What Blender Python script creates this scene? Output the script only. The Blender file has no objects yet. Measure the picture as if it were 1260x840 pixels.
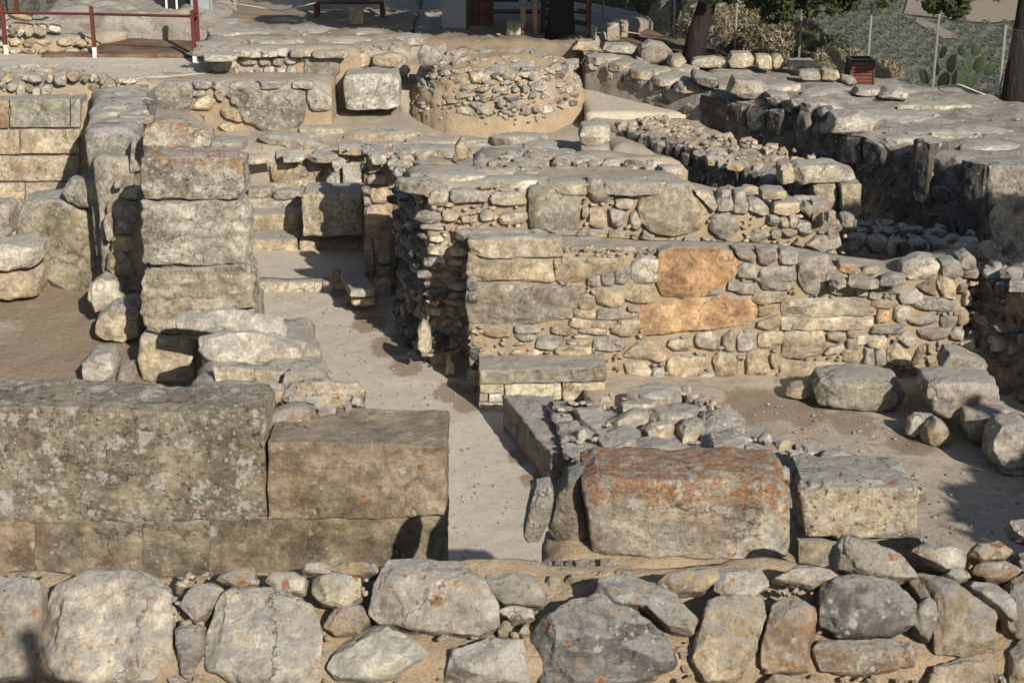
import bpy, math, random
import numpy as np
from mathutils import Vector, Matrix, Quaternion
random.seed(7)
rng = np.random.default_rng(11)
SC = bpy.context.scene
COL = SC.collection
# ------------------------------------------------------------------ camera, sky, sun, exposure
FPX, PITCH, CZ = 2000.0, math.radians(19.29), 8.0
cam = bpy.data.objects.new('camera', bpy.data.cameras.new('camera'))
COL.objects.link(cam); SC.camera = cam
cam.location = (0, 0, CZ); cam.rotation_euler = (math.pi/2 - PITCH, 0, 0)
cam.data.sensor_width = 36; cam.data.lens = FPX*36/1260
cam.data.clip_start = 0.1; cam.data.clip_end = 20000
AZ, EL = math.radians(27), math.radians(29)
sun_dir = Vector((-math.sin(AZ)*math.cos(EL), math.cos(AZ)*math.cos(EL), -math.sin(EL)))
sl = bpy.data.lights.new('sun', 'SUN'); sl.energy = 4.8; sl.angle = math.radians(0.5); sl.color = (1.0, 0.93, 0.835)
so = bpy.data.objects.new('sun', sl); COL.objects.link(so)
so.rotation_mode = 'QUATERNION'; so.rotation_quaternion = sun_dir.to_track_quat('-Z', 'Y'); so.location = (10, -20, 30)
W = bpy.data.worlds.new('World'); SC.world = W; W.use_nodes = True
wn = W.node_tree; bg = wn.nodes['Background']
sky = wn.nodes.new('ShaderNodeTexSky'); sky.sky_type = 'NISHITA'; sky.sun_disc = False
sky.sun_elevation = EL; sky.sun_rotation = math.pi - AZ
wn.links.new(sky.outputs[0], bg.inputs[0]); bg.inputs[1].default_value = 0.075
SC.view_settings.view_transform = 'Standard'; SC.view_settings.look = 'None'
SC.view_settings.exposure = 0.33; SC.view_settings.gamma = 1.0
SC.cycles.use_denoising = True; SC.cycles.use_adaptive_sampling = True; SC.cycles.adaptive_threshold = .02
SC.cycles.max_bounces = 5; SC.cycles.diffuse_bounces = 3; SC.cycles.volume_bounces = 0; SC.cycles.caustics_reflective = False; SC.cycles.caustics_refractive = False

# ------------------------------------------------------------------ geometry helpers
cp, sp = math.cos(PITCH), math.sin(PITCH)
def ray(x, y):
    q = 420 - y
    return Vector((x-630, FPX*cp + q*sp, -FPX*sp + q*cp))
def G(x, y, z):                       # the place in the world, at height z, seen at photo pixel x, y
    d = ray(x, y); t = (z-CZ)/d.z
    return Vector((d.x*t, d.y*t, z))
class Fr:                             # a plane: origin O, axes U, V, outward normal N
    def __init__(s, O, U, V):
        s.O = Vector(O); s.U = Vector(U).normalized(); s.V = Vector(V).normalized(); s.N = s.U.cross(s.V)
    def uv(s, x, y):
        d = ray(x, y); t = (s.O-Vector((0, 0, CZ))).dot(s.N)/d.dot(s.N)
        p = Vector((0, 0, CZ))+d*t-s.O
        return (p.dot(s.U), p.dot(s.V))
    def p3(s, u, v, n=0): return s.O + s.U*u + s.V*v + s.N*n
def VF(Y): return Fr((0, Y, 0), (1, 0, 0), (0, 0, 1))
def WF(A, B): return Fr((A[0], A[1], 0), (B[0]-A[0], B[1]-A[1], 0), (0, 0, 1))
def HF(z): return Fr((0, 0, z), (1, 0, 0), (0, 1, 0))
def TF(Y, z, ang): a = math.radians(ang); return Fr((0, Y, z), (1, 0, 0), (0, math.sin(a), math.cos(a)))

def vnoise(P, seed=0):
    i = np.floor(P).astype(np.int64); f = P-i; f = f*f*(3-2*f); i = i+seed*131
    def h(a, b, c):
        n = (a*73856093) ^ (b*19349663) ^ (c*83492791)
        n = n & 0x7fffffff; n = (n ^ (n >> 13))*1274126177 & 0x7fffffff; n = (n ^ (n >> 16))*668265263 & 0x7fffffff
        return (n ^ (n >> 15)) / 1073741824.0 - 1.0
    x, y, z = i[:, 0], i[:, 1], i[:, 2]; fx, fy, fz = f[:, 0], f[:, 1], f[:, 2]
    def l(a, b, t): return a+(b-a)*t
    return l(l(l(h(x, y, z), h(x+1, y, z), fx), l(h(x, y+1, z), h(x+1, y+1, z), fx), fy),
             l(l(h(x, y, z+1), h(x+1, y, z+1), fx), l(h(x, y+1, z+1), h(x+1, y+1, z+1), fx), fy), fz)
def fbm(P, o=3, seed=0):
    r = 0; a = 1; s = 0
    for k in range(o): r = r+a*vnoise(P*(2.03**k), seed+k*7); s += a; a *= .5
    return r/s
_bg = {}
def boxgrid(nx, ny, nz):              # closed box surface, vertices 0..1
    k = (nx, ny, nz)
    if k in _bg: return _bg[k]
    V = []; F = []; idx = {}
    def vid(a, b, c):
        t = (a, b, c)
        if t not in idx: idx[t] = len(V); V.append((a/nx, b/ny, c/nz))
        return idx[t]
    for a in range(nx):
        for b in range(ny):
            F.append((vid(a, b, 0), vid(a, b+1, 0), vid(a+1, b+1, 0), vid(a+1, b, 0)))
            F.append((vid(a, b, nz), vid(a+1, b, nz), vid(a+1, b+1, nz), vid(a, b+1, nz)))
    for a in range(nx):
        for c in range(nz):
            F.append((vid(a, 0, c), vid(a+1, 0, c), vid(a+1, 0, c+1), vid(a, 0, c+1)))
            F.append((vid(a, ny, c), vid(a, ny, c+1), vid(a+1, ny, c+1), vid(a+1, ny, c)))
    for b in range(ny):
        for c in range(nz):
            F.append((vid(0, b, c), vid(0, b, c+1), vid(0, b+1, c+1), vid(0, b+1, c)))
            F.append((vid(nx, b, c), vid(nx, b+1, c), vid(nx, b+1, c+1), vid(nx, b, c+1)))
    _bg[k] = (np.array(V, float), np.array(F, np.int32)); return _bg[k]
def mesh(name, V, F, mat, smooth=True):
    me = bpy.data.meshes.new(name); V = np.asarray(V, np.float32)
    if isinstance(F, np.ndarray):
        n, k = F.shape
        me.vertices.add(len(V)); me.vertices.foreach_set('co', V.ravel())
        me.loops.add(n*k); me.loops.foreach_set('vertex_index', F.ravel().astype(np.int32))
        me.polygons.add(n); me.polygons.foreach_set('loop_start', np.arange(0, n*k, k, dtype=np.int32))
        try: me.polygons.foreach_set('loop_total', np.full(n, k, np.int32))
        except Exception: pass
        me.update(calc_edges=True)
    else: me.from_pydata(V.tolist(), [], F)
    if smooth: me.polygons.foreach_set('use_smooth', np.ones(len(me.polygons), bool))
    me.materials.append(mat); me.update()
    if smooth == 2: me.set_sharp_from_angle(angle=math.radians(24))
    return me
def wloc(o):
    v = Vector((0, 0, 0))
    while o is not None: v = v+o.location; o = o.parent
    return v
def link(name, me, parent=None, M=None):
    o = bpy.data.objects.new(name, me); COL.objects.link(o)
    if parent is not None:
        o.parent = parent
        if M is not None: o.matrix_basis = Matrix.Translation(-wloc(parent)) @ M
        else: o.location = -wloc(parent)
    elif M is not None: o.matrix_basis = M
    return o
def tag(o, label=None, cat=None, group=None, kind=None):
    for k, v in (('label', label), ('category', cat), ('group', group), ('kind', kind)):
        if v: o[k] = v
    return o
def thing(name, label, cat, loc, group=None):
    o = bpy.data.objects.new(name, None); COL.objects.link(o); o.location = loc; o.empty_display_size = .2
    return tag(o, label, cat, group)
def setp(o, c, lo=0, lw=0, ld=0, jit=.1):
    j = 1.1+random.uniform(-jit, jit); k = random.uniform(-.03, .03)
    o.color = (c[0]*j*(1+k), c[1]*j, c[2]*j*(1-k), 1)
    o['lichen_orange'] = float(lo); o['lichen_white'] = float(lw); o['lichen_dark'] = float(ld)
    return o
class MB:                             # collects simple shapes into one mesh
    def __init__(s): s.V = []; s.F = []
    def box(s, c, d, rz=0, M=None):
        b = len(s.V); R = Matrix.Rotation(rz, 3, 'Z') if M is None else M
        for i in (-1, 1):
            for j in (-1, 1):
                for k in (-1, 1): s.V.append(tuple(Vector(c)+R @ Vector((i*d[0]/2, j*d[1]/2, k*d[2]/2))))
        for f in ((0, 1, 3, 2), (4, 6, 7, 5), (0, 4, 5, 1), (2, 3, 7, 6), (0, 2, 6, 4), (1, 5, 7, 3)): s.F.append(tuple(b+i for i in f))
        return s
    def tube(s, pts, rad, n=6, cap=True):
        pts = [Vector(p) for p in pts]; b = len(s.V)
        if not hasattr(rad, '__len__'): rad = [rad]*len(pts)
        for i, p in enumerate(pts):
            t = (pts[min(i+1, len(pts)-1)]-pts[max(i-1, 0)]).normalized()
            a = t.cross(Vector((0, 0, 1)) if abs(t.z) < .9 else Vector((1, 0, 0))).normalized(); c = t.cross(a)
            for k in range(n):
                w = 2*math.pi*k/n; s.V.append(tuple(p+(a*math.cos(w)+c*math.sin(w))*rad[i]))
        for i in range(len(pts)-1):
            for k in range(n): s.F.append((b+i*n+k, b+i*n+(k+1) % n, b+(i+1)*n+(k+1) % n, b+(i+1)*n+k))
        if cap: s.F.append(tuple(b+k for k in range(n-1, -1, -1))); s.F.append(tuple(b+(len(pts)-1)*n+k for k in range(n)))
        return s
    def build(s, name, mat, parent=None, smooth=False):
        me = bpy.data.meshes.new(name); me.from_pydata(s.V, [], s.F)
        if smooth: me.polygons.foreach_set('use_smooth', [True]*len(me.polygons))
        me.materials.append(mat); me.update(); return link(name, me, parent)

# ------------------------------------------------------------------ materials
class NT:
    def __init__(s, name):
        s.m = bpy.data.materials.new(name); s.m.use_nodes = True; s.t = s.m.node_tree
        s.b = s.t.nodes['Principled BSDF']; s.b.inputs['Specular IOR Level'].default_value = .18; s.b.inputs['Roughness'].default_value = .9
    def n(s, ty, **k):
        o = s.t.nodes.new(ty)
        for a, v in k.items(): setattr(o, a, v)
        return o
    def put(s, sock, v):
        if isinstance(v, (int, float)): sock.default_value = v
        elif isinstance(v, (tuple, list)): sock.default_value = tuple(v)+((1,) if len(v) == 3 and sock.type == 'RGBA' else ())
        else: s.t.links.new(v, sock)
    def math(s, op, a, b=0, c=0, clamp=False):
        o = s.n('ShaderNodeMath', operation=op, use_clamp=clamp); s.put(o.inputs[0], a); s.put(o.inputs[1], b); s.put(o.inputs[2], c); return o.outputs[0]
    def vec(s, op, a, b): o = s.n('ShaderNodeVectorMath', operation=op); s.put(o.inputs[0], a); s.put(o.inputs[1], b); return o.outputs[0]
    def noise(s, v, sc, det=4, ro=.6, dist=0):
        o = s.n('ShaderNodeTexNoise'); s.put(o.inputs['Vector'], v); o.inputs['Scale'].default_value = sc
        o.inputs['Detail'].default_value = det; o.inputs['Roughness'].default_value = ro; o.inputs['Distortion'].default_value = dist; return o.outputs[0]
    def voro(s, v, sc, out='Distance', feat='F1'):
        o = s.n('ShaderNodeTexVoronoi', feature=feat); s.put(o.inputs['Vector'], v); o.inputs['Scale'].default_value = sc; return o.outputs[out]
    def ramp(s, f, a, b, lo=0, hi=1):
        o = s.n('ShaderNodeMapRange', interpolation_type='SMOOTHSTEP'); s.put(o.inputs[0], f); s.put(o.inputs[1], a); s.put(o.inputs[2], b); s.put(o.inputs[3], lo); s.put(o.inputs[4], hi); return o.outputs[0]
    def mix(s, f, a, b, mode='MIX'):
        o = s.n('ShaderNodeMix', data_type='RGBA', blend_type=mode); s.put(o.inputs[0], f); s.put(o.inputs[6], a); s.put(o.inputs[7], b); return o.outputs[2]
    def attr(s, name, out='Fac'): o = s.n('ShaderNodeAttribute', attribute_type='OBJECT', attribute_name=name); return o.outputs[out]
    def geo(s, out): return s.n('ShaderNodeNewGeometry').outputs[out]
    def bump(s, h, st, dist, base=None):
        o = s.n('ShaderNodeBump'); o.inputs['Strength'].default_value = st; o.inputs['Distance'].default_value = dist; s.put(o.inputs['Height'], h)
        if base is not None: s.put(o.inputs['Normal'], base)
        return o.outputs[0]
    def out(s, col, normal=None, rough=None):
        s.put(s.b.inputs['Base Color'], col)
        if normal is not None: s.put(s.b.inputs['Normal'], normal)
        if rough is not None: s.put(s.b.inputs['Roughness'], rough)
        return s.m
def stone_material(name, fixed=None):
    t = NT(name); pos = t.geo('Position'); oi = t.n('ShaderNodeObjectInfo')
    p = t.vec('ADD', pos, t.vec('MULTIPLY', oi.outputs['Random'], (37., 71., 53.)))
    tint = oi.outputs['Color']
    nz = t.n('ShaderNodeSeparateXYZ'); t.put(nz.inputs[0], t.geo('Normal')); up = nz.outputs[2]
    big = t.noise(p, 2.2, 3); mid = t.noise(p, 9, 5, .65); fine = t.noise(p, 55, 4, .7); grit = t.noise(p, 140, 2, .7)
    c = t.mix(t.ramp(big, .35, .65), t.mix(1, tint, (.72, .68, .64), 'MULTIPLY'), t.mix(1, tint, (1.22, 1.2, 1.14), 'MULTIPLY'))
    # warm iron staining and pale calcite patches in the limestone itself
    c = t.mix(t.math('MULTIPLY', t.ramp(t.noise(p, 4.3, 4, .6, .8), .52, .68), .38), c, t.mix(1, c, (1.18, .94, .70), 'MULTIPLY'))
    c = t.mix(t.math('MULTIPLY', t.ramp(t.noise(p, 6.1, 5, .7), .56, .66), .35), c, (.58, .54, .44))
    c = t.mix(t.ramp(mid, .35, .75, 0, .5), c, t.mix(1, c, (.60, .59, .58), 'MULTIPLY'))
    cl = t.n('ShaderNodeTexVoronoi'); t.put(cl.inputs['Vector'], t.vec('ADD', p, t.vec('MULTIPLY', t.n('ShaderNodeTexNoise').outputs[1], (0, 0, 0)))); cl.inputs['Scale'].default_value = 26
    t.put(cl.inputs['Vector'], t.vec('ADD', p, t.math('MULTIPLY', fine, .05)))
    cx = t.n('ShaderNodeSeparateXYZ'); t.put(cx.inputs[0], cl.outputs['Color'])
    c = t.mix(.8, c, t.mix(1, c, t.mix(cx.outputs[0], (.80, .80, .80), (1.24, 1.23, 1.2)), 'MULTIPLY'))
    blot = t.noise(p, 6.5, 10, .82)
    c = t.mix(.85, c, t.mix(1, c, t.mix(t.ramp(blot, .36, .62), (.70, .68, .66), (1.38, 1.37, 1.34)), 'MULTIPLY'))
    # grey tops: lichen growth with the sky's reflection painted in
    crust_sky = t.math('MULTIPLY', t.ramp(t.math('ADD', up, t.math('MULTIPLY', t.math('SUBTRACT', mid, .5), 1.1)), .5, .85), t.math('SUBTRACT', .8, t.attr('bare_top')))
    c = t.mix(crust_sky, c, t.mix(fine, (.39, .37, .335), (.59, .555, .49)))
    # dark lichen specks
    ld = t.attr('lichen_dark'); dk = t.noise(p, 17, 6, .78)
    thr = t.math('SUBTRACT', .69, t.math('MULTIPLY', ld, .19))
    c = t.mix(t.math('MULTIPLY', t.ramp(t.math('SUBTRACT', dk, thr), 0, .07), .85), c, (.055, .052, .048))
    pit = t.noise(p, 70, 3, .6)
    c = t.mix(t.math('MULTIPLY', t.ramp(pit, .62, .72), .6), c, t.mix(1, c, (.35, .34, .33), 'MULTIPLY'))
    # white lichen discs
    lw = t.attr('lichen_white'); dp = t.vec('ADD', p, t.vec('MULTIPLY', t.n('ShaderNodeTexNoise').outputs[1], (0, 0, 0)))
    def discs(sc, seed, amt):
        q = t.vec('ADD', p, (seed, seed*2.3, 0))
        clus = t.ramp(t.noise(t.vec('ADD', p, (seed*3, 1., seed)), 2.6, 2), .42, .62)
        o = t.n('ShaderNodeTexVoronoi'); t.put(o.inputs['Vector'], q); o.inputs['Scale'].default_value = sc; amt = t.math('MULTIPLY', amt, clus)
        sx = t.n('ShaderNodeSeparateXYZ'); t.put(sx.inputs[0], o.outputs['Color'])
        on = t.math('LESS_THAN', sx.outputs[0], amt)
        r = t.math('MULTIPLY', sx.outputs[1], .30); r = t.math('ADD', r, .10)
        dd = t.math('ADD', o.outputs['Distance'], t.math('MULTIPLY', t.math('SUBTRACT', fine, .5), 1.0))
        return t.math('MULTIPLY', t.ramp(t.math('SUBTRACT', dd, r), -.05, .05, 1, 0), on), dd, r
    for sc, sd, k in ((10, 3.1, .55), (24, 9.7, .6), (4.6, 5.5, .35)):
        m, _, _ = discs(sc, sd, t.math('MULTIPLY', lw, k*1.1))
        c = t.mix(t.math('MULTIPLY', m, .8), c, (.62, .60, .53))
    wb = t.ramp(t.math('SUBTRACT', t.noise(t.vec('ADD', p, (17., 3., 9.)), 5.5, 7, .72), t.math('SUBTRACT', 1.0, t.math('MULTIPLY', lw, .50))), 0, .05)
    c = t.mix(t.math('MULTIPLY', wb, .8), c, (.66, .63, .55))
    # orange lichen, thickest on upper edges
    lo = t.attr('lichen_orange'); om = t.noise(p, 4.7, 6, .74)
    gy = t.n('ShaderNodeSeparateXYZ'); t.put(gy.inputs[0], t.n('ShaderNodeTexCoord').outputs['Generated'])
    ot = t.math('SUBTRACT', .825, t.math('ADD', t.math('MULTIPLY', lo, .17), t.math('MULTIPLY', t.math('MULTIPLY', t.ramp(gy.outputs[1], .45, .95), lo), .20)))
    mask = t.ramp(t.math('SUBTRACT', om, ot), 0, .06)
    oc = t.mix(t.ramp(fine, .4, .6), (.27, .115, .05), (.56, .31, .155))
    mask = t.math('MULTIPLY', mask, t.ramp(t.noise(t.vec('ADD', p, (5., 9., 2.)), 15, 4, .7), .40, .54))
    c = t.mix(t.math('MULTIPLY', mask, .85), c, oc)
    for sc, sd in ((9, 21.3), (17, 33.9)):
        m, dd, r = discs(sc, sd, t.math('MULTIPLY', t.math('MAXIMUM', t.math('SUBTRACT', lo, .15), 0), .8))
        c = t.mix(t.math('MULTIPLY', m, .8), c, t.mix(t.ramp(t.math('DIVIDE', dd, r), .3, .9), (.30, .12, .045), (.55, .33, .16)))
    cv = t.n('ShaderNodeTexVoronoi', feature='DISTANCE_TO_EDGE'); wob = t.n('ShaderNodeTexNoise'); t.put(wob.inputs['Vector'], p); wob.inputs['Scale'].default_value = 3.5; wob.inputs['Detail'].default_value = 8; wob.inputs['Roughness'].default_value = .7
    t.put(cv.inputs['Vector'], t.vec('ADD', p, t.vec('MULTIPLY', wob.outputs[1], (.5, .5, .5)))); cv.inputs['Scale'].default_value = 2.1
    crack = t.math('MULTIPLY', t.ramp(cv.outputs[0], .0, .022, 1, 0), t.ramp(t.noise(t.vec('ADD', p, (2., 8., 4.)), 1.7, 2), .50, .60))
    c = t.mix(t.math('MULTIPLY', crack, .75), c, (.07, .06, .05))
    c = t.mix(.35, c, t.mix(1, c, t.mix(grit, (.55, .55, .55), (1.35, 1.35, 1.35)), 'MULTIPLY'))
    b0 = t.bump(t.math('SUBTRACT', blot, t.math('MULTIPLY', crack, .5)), .8, .055); b1 = t.bump(t.noise(p, 15, 8, .75, .4), 1., .05, b0)
    b2 = t.bump(t.math('SUBTRACT', t.noise(p, 60, 4, .7), t.math('MULTIPLY', t.ramp(pit, .58, .75), .8)), .9, .016, b1)
    return t.out(c, b2, .92)
M_stone = stone_material('weathered limestone')
def soil_material(name, c1, c2, c3, stain=.5, speck=.5, bump=1., big=.8):
    t = NT(name); p = t.geo('Position')
    n1 = t.noise(p, big, 5, .6, .5); n2 = t.noise(p, 7, 5, .7); n3 = t.noise(p, 60, 4, .7); n4 = t.noise(p, 2.4, 6, .7, 1.)
    c = t.mix(t.ramp(n1, .35, .65), c1, c2)
    c = t.mix(t.math('MULTIPLY', t.ramp(n4, .52, .66), stain), c, c3)
    c = t.mix(t.ramp(n2, .25, .75, 0, .5), c, t.mix(1, c, (.62, .6, .58), 'MULTIPLY'))
    c = t.mix(t.ramp(n3, .3, .7, 0, .5), c, t.mix(1, c, (.6, .6, .6), 'MULTIPLY'))
    v = t.n('ShaderNodeTexVoronoi'); t.put(v.inputs['Vector'], p); v.inputs['Scale'].default_value = 38
    sx = t.n('ShaderNodeSeparateXYZ'); t.put(sx.inputs[0], v.outputs['Color'])
    sm = t.math('MULTIPLY', t.math('LESS_THAN', sx.outputs[0], .25*speck), t.ramp(v.outputs['Distance'], .15, .25, 1, 0))
    c = t.mix(t.math('MULTIPLY', sm, .7), c, t.mix(sx.outputs[1], (.15, .13, .11), (.6, .56, .48)))
    la = t.n('ShaderNodeAttribute', attribute_type='GEOMETRY', attribute_name='litter').outputs['Fac']
    lm = t.ramp(t.math('ADD', t.math('MULTIPLY', la, 1.25), t.math('MULTIPLY', t.math('SUBTRACT', t.noise(p, 6, 8, .8), .5), 1.5)), .42, .62)
    c = t.mix(t.math('MULTIPLY', lm, .8), c, t.mix(t.noise(p, 45, 3), (.10, .072, .05), (.36, .28, .19)))
    h = t.math('ADD', t.math('MULTIPLY', n2, 1.), t.math('ADD', t.math('MULTIPLY', n3, .35), t.math('MULTIPLY', sm, .3)))
    return t.out(c, t.bump(h, min(1, .8*bump), .035*max(1, bump), t.bump(t.noise(p, 5, 8, .75), min(1, .7*bump), .07*bump)), .95)
M_mortar = soil_material('sandy mortar', (.50, .385, .25), (.44, .335, .22), (.37, .31, .235), .6, .6, 1., 1.6)
M_path = soil_material('trodden dust path', (.59, .53, .435), (.54, .48, .39), (.45, .385, .30), .25, .35, .35, .6)
M_soil = soil_material('dry soil', (.42, .35, .265), (.34, .275, .20), (.16, .12, .085), .8, 1., 1., .9)
M_court = soil_material('courtyard soil', (.50, .43, .335), (.43, .365, .28), (.25, .20, .15), .7, .9, .6, .5)
M_rock = soil_material('weathered bedrock', (.48, .44, .375), (.38, .345, .29), (.29, .19, .125), .55, .7, 1.2, 1.1)
M_terr = soil_material('terrace earth', (.45, .395, .31), (.38, .33, .255), (.36, .25, .165), .4, .8, .8, 1.)
M_needle = soil_material('pine needle litter', (.13, .07, .042), (.22, .15, .10), (.30, .25, .19), .5, .6, .6, 1.5)
def flat_mat(name, c, rough=.6, amp=.15, sc=20, bump=.2, metal=0, up=None):
    t = NT(name); p = t.geo('Position'); n = t.noise(p, sc, 4)
    col = t.mix(n, tuple(x*(1-amp*1.5) for x in c), tuple(min(1, x*(1+amp*1.5)) for x in c))
    t.b.inputs['Metallic'].default_value = metal
    return t.out(col, t.bump(n, bump, .005), rough)
M_rust = flat_mat('maroon painted rail', (.11, .030, .025), .5)
M_white = flat_mat('white painted foot', (.62, .60, .56), .7)
M_postc = flat_mat('galvanised post', (.25, .245, .22), .5, .2, 30)
M_wire = flat_mat('galvanised wire', (.20, .20, .18), .5)
M_wood = flat_mat('dark stained wood', (.070, .038, .025), .7, .35, 12)
M_slat = flat_mat('maroon bin slat', (.13, .05, .035), .65, .3, 12)
M_conc = flat_mat('concrete block', (.40, .37, .31), .9, .2, 14, .5)
M_panel = flat_mat('grey sign panel', (.27, .285, .30), .6, .08, 5)  # grey darkened to hold the tree shade on the boards
M_black = flat_mat('black plastic', (.018, .018, .02), .35)
M_rope = flat_mat('pale rope', (.50, .46, .38), .9)
M_bark = None
def bark(name, c):
    t = NT(name); p = t.geo('Position'); q = t.vec('MULTIPLY', p, (1, 1, .3)); n = t.noise(q, 16, 6, .7); v = t.voro(q, 11)
    return t.out(t.mix(n, tuple(x*.5 for x in c), tuple(x*1.4 for x in c)), t.bump(t.math('ADD', n, v), 1, .04), .95)
M_bark = bark('pine bark', (.030, .023, .019))  # near-black: the shade on the trunks is put into the bark colour
def leafm(name, a, b, tr=.15):
    t = NT(name); p = t.geo('Position'); n = t.noise(p, 1.7, 3); r = t.n('ShaderNodeNewGeometry').outputs['Random Per Island']
    c = t.mix(r, a, b); c = t.mix(t.ramp(n, .35, .65, 0, .5), c, t.mix(1, c, (.6, .6, .6), 'MULTIPLY'))
    t.b.inputs['Transmission Weight'].default_value = 0
    return t.out(c, None, .7)
M_pine = leafm('pine needles', (.022, .033, .011), (.065, .082, .026))  # greens darkened so the shaded side of the foliage is painted in
M_olive = leafm('olive leaves', (.050, .062, .036), (.115, .13, .078))
M_dry = leafm('dry brush', (.16, .135, .085), (.34, .285, .18))
M_dryg = leafm('green brush', (.06, .075, .035), (.13, .14, .065))
M_cact = flat_mat('cactus pads', (.030, .055, .018), .5, .35, 3)  # dark green with the shade on most pads painted in
M_skin = flat_mat('skin', (.33, .19, .13), .55, .06, 10, .1)
M_cloth = flat_mat('grey cotton', (.16, .17, .19), .9)

# ------------------------------------------------------------------ stone makers
_cs = {}
def cs(n):
    if n not in _cs:
        V, F = boxgrid(n, n, n); C = np.tan((V*2-1)*math.pi/4*.999); C = C/np.linalg.norm(C, axis=1)[:, None]; _cs[n] = (C, F)
    return _cs[n]
def smooth_poly_radius(poly, th, rnd=.035):
    P = np.array(poly); n = len(P); R = np.zeros(len(th))
    for off in (-rnd, 0, rnd):
        c, s = np.cos(th+off), np.sin(th+off); best = np.full(len(th), 1e9)
        for i in range(n):
            a = P[i]; b = P[(i+1) % n]; e = b-a; den = c*e[1]-s*e[0]; den = np.where(np.abs(den) < 1e-9, 1e-9, den)
            r = (a[0]*e[1]-a[1]*e[0])/den; k = (a[0]*s-a[1]*c)/den
            ok = (r > 0) & (k >= -1e-4) & (k <= 1.0001)
            best = np.where(ok & (r < best), r, best)
        best = np.where(best > 1e8, .8, best); R += best
    return R/3
def stone_geo(n, hx, hy, hz, poly=None, p=4, chops=5, cut=.2, amp=.03, freq=3., seed=0, strata=0, chip=.16):
    r = np.random.default_rng(seed)
    if p >= 12:
        V_, F = boxgrid(n, n, n); D = 2*V_-1; D = np.sign(D)*(1-(1-np.abs(D))**1.8)
    else: D, F = cs(n)
    s = (np.abs(D)**p).sum(1)**(-1/p); P = D*s[:, None]
    if poly is not None:
        th = np.arctan2(P[:, 1], P[:, 0]); rs = (np.abs(np.cos(th))**p+np.abs(np.sin(th))**p)**(-1/p)
        k = smooth_poly_radius(poly, th, .0005 if p >= 12 else .035)/rs; P = np.column_stack((P[:, 0]*k, P[:, 1]*k, P[:, 2]))
    for _ in range(chops):
        v = r.normal(size=3)
        if poly is not None: v[2] = abs(v[2])*1.2+.3
        v /= np.linalg.norm(v)
        d = P@v; h = d.max()*(1-r.uniform(.2*cut, cut)); P = P-np.outer(np.maximum(0, d-h), v)
    Q = P*np.array([hx, hy, hz]); sz = (hx*hy*hz)**(1/3); o = r.uniform(-50, 50, 3)
    nrm = D/np.linalg.norm(D, axis=1)[:, None]
    if p >= 12: w8 = np.abs(D)**8; nrm = np.sign(D)*w8; nrm = nrm/np.linalg.norm(nrm, axis=1)[:, None]
    if amp:
        d = fbm(Q/sz*freq*.35+o, 5, seed % 97); d2 = 1.6*np.abs(fbm(Q/sz*freq*.8+o*2, 4, seed % 89))
        Q = Q+nrm*((d*1.1-d2*.5)*amp*sz)[:, None]
    rim = np.sort(np.abs(D)/np.abs(D).max(axis=1)[:, None], axis=1)[:, 1]**(5 if p >= 12 else 3)
    ch = np.clip(fbm(Q/max(.12, sz*.5)*1.1+o*3, 4, seed % 83)+.12, 0, 1); Q = Q-D/np.linalg.norm(D, axis=1)[:, None]*(rim*ch*chip*min(sz, .5))[:, None]
    ed = fbm(Q*np.array([9, 9, 9])+o, 3, seed % 79); Q = Q+nrm*(ed*.018*min(1, sz*3))[:, None]
    if strata:
        Q = Q+nrm*(strata*np.sin(Q[:, 1]/sz*14+4*fbm(Q/sz+o, 2, 5))*sz)[:, None]*np.array([1, 0, 1])
    return Q, F
PROTO = []
for i in range(30):
    r = random.Random(i); k = r.randint(4, 7)
    poly = []
    for j in range(k):
        a = 2*math.pi*(j+r.uniform(-.25, .25))/k; q = (abs(math.cos(a))**5+abs(math.sin(a))**5)**(-.2)*r.uniform(.80, 1.12)
        poly.append((math.cos(a)*q, math.sin(a)*q))
    Q, F = stone_geo(8, 1, 1, 1, poly, 10, 7, .30, .16, 4.4, i+3, 0, .34)
    PROTO.append(mesh('rubble stone', Q, F, M_stone, 2))
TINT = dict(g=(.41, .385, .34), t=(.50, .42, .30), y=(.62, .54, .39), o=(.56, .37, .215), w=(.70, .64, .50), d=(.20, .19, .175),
            b=(.38, .295, .21), l=(.54, .51, .445), k=(.12, .115, .11), c=(.54, .475, .36))  # k: black-lichened stone with the shade of sunless sides painted in
def rot_frame(fr): return Matrix((fr.U, fr.V, fr.N)).transposed().to_4x4()
SEED = [100]; PLACED = {}
def fkey(fr, par): return (par.name if par else '', tuple(round(q, 2) for q in fr.O), round(fr.N.x, 2), round(fr.N.z, 2))
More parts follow.
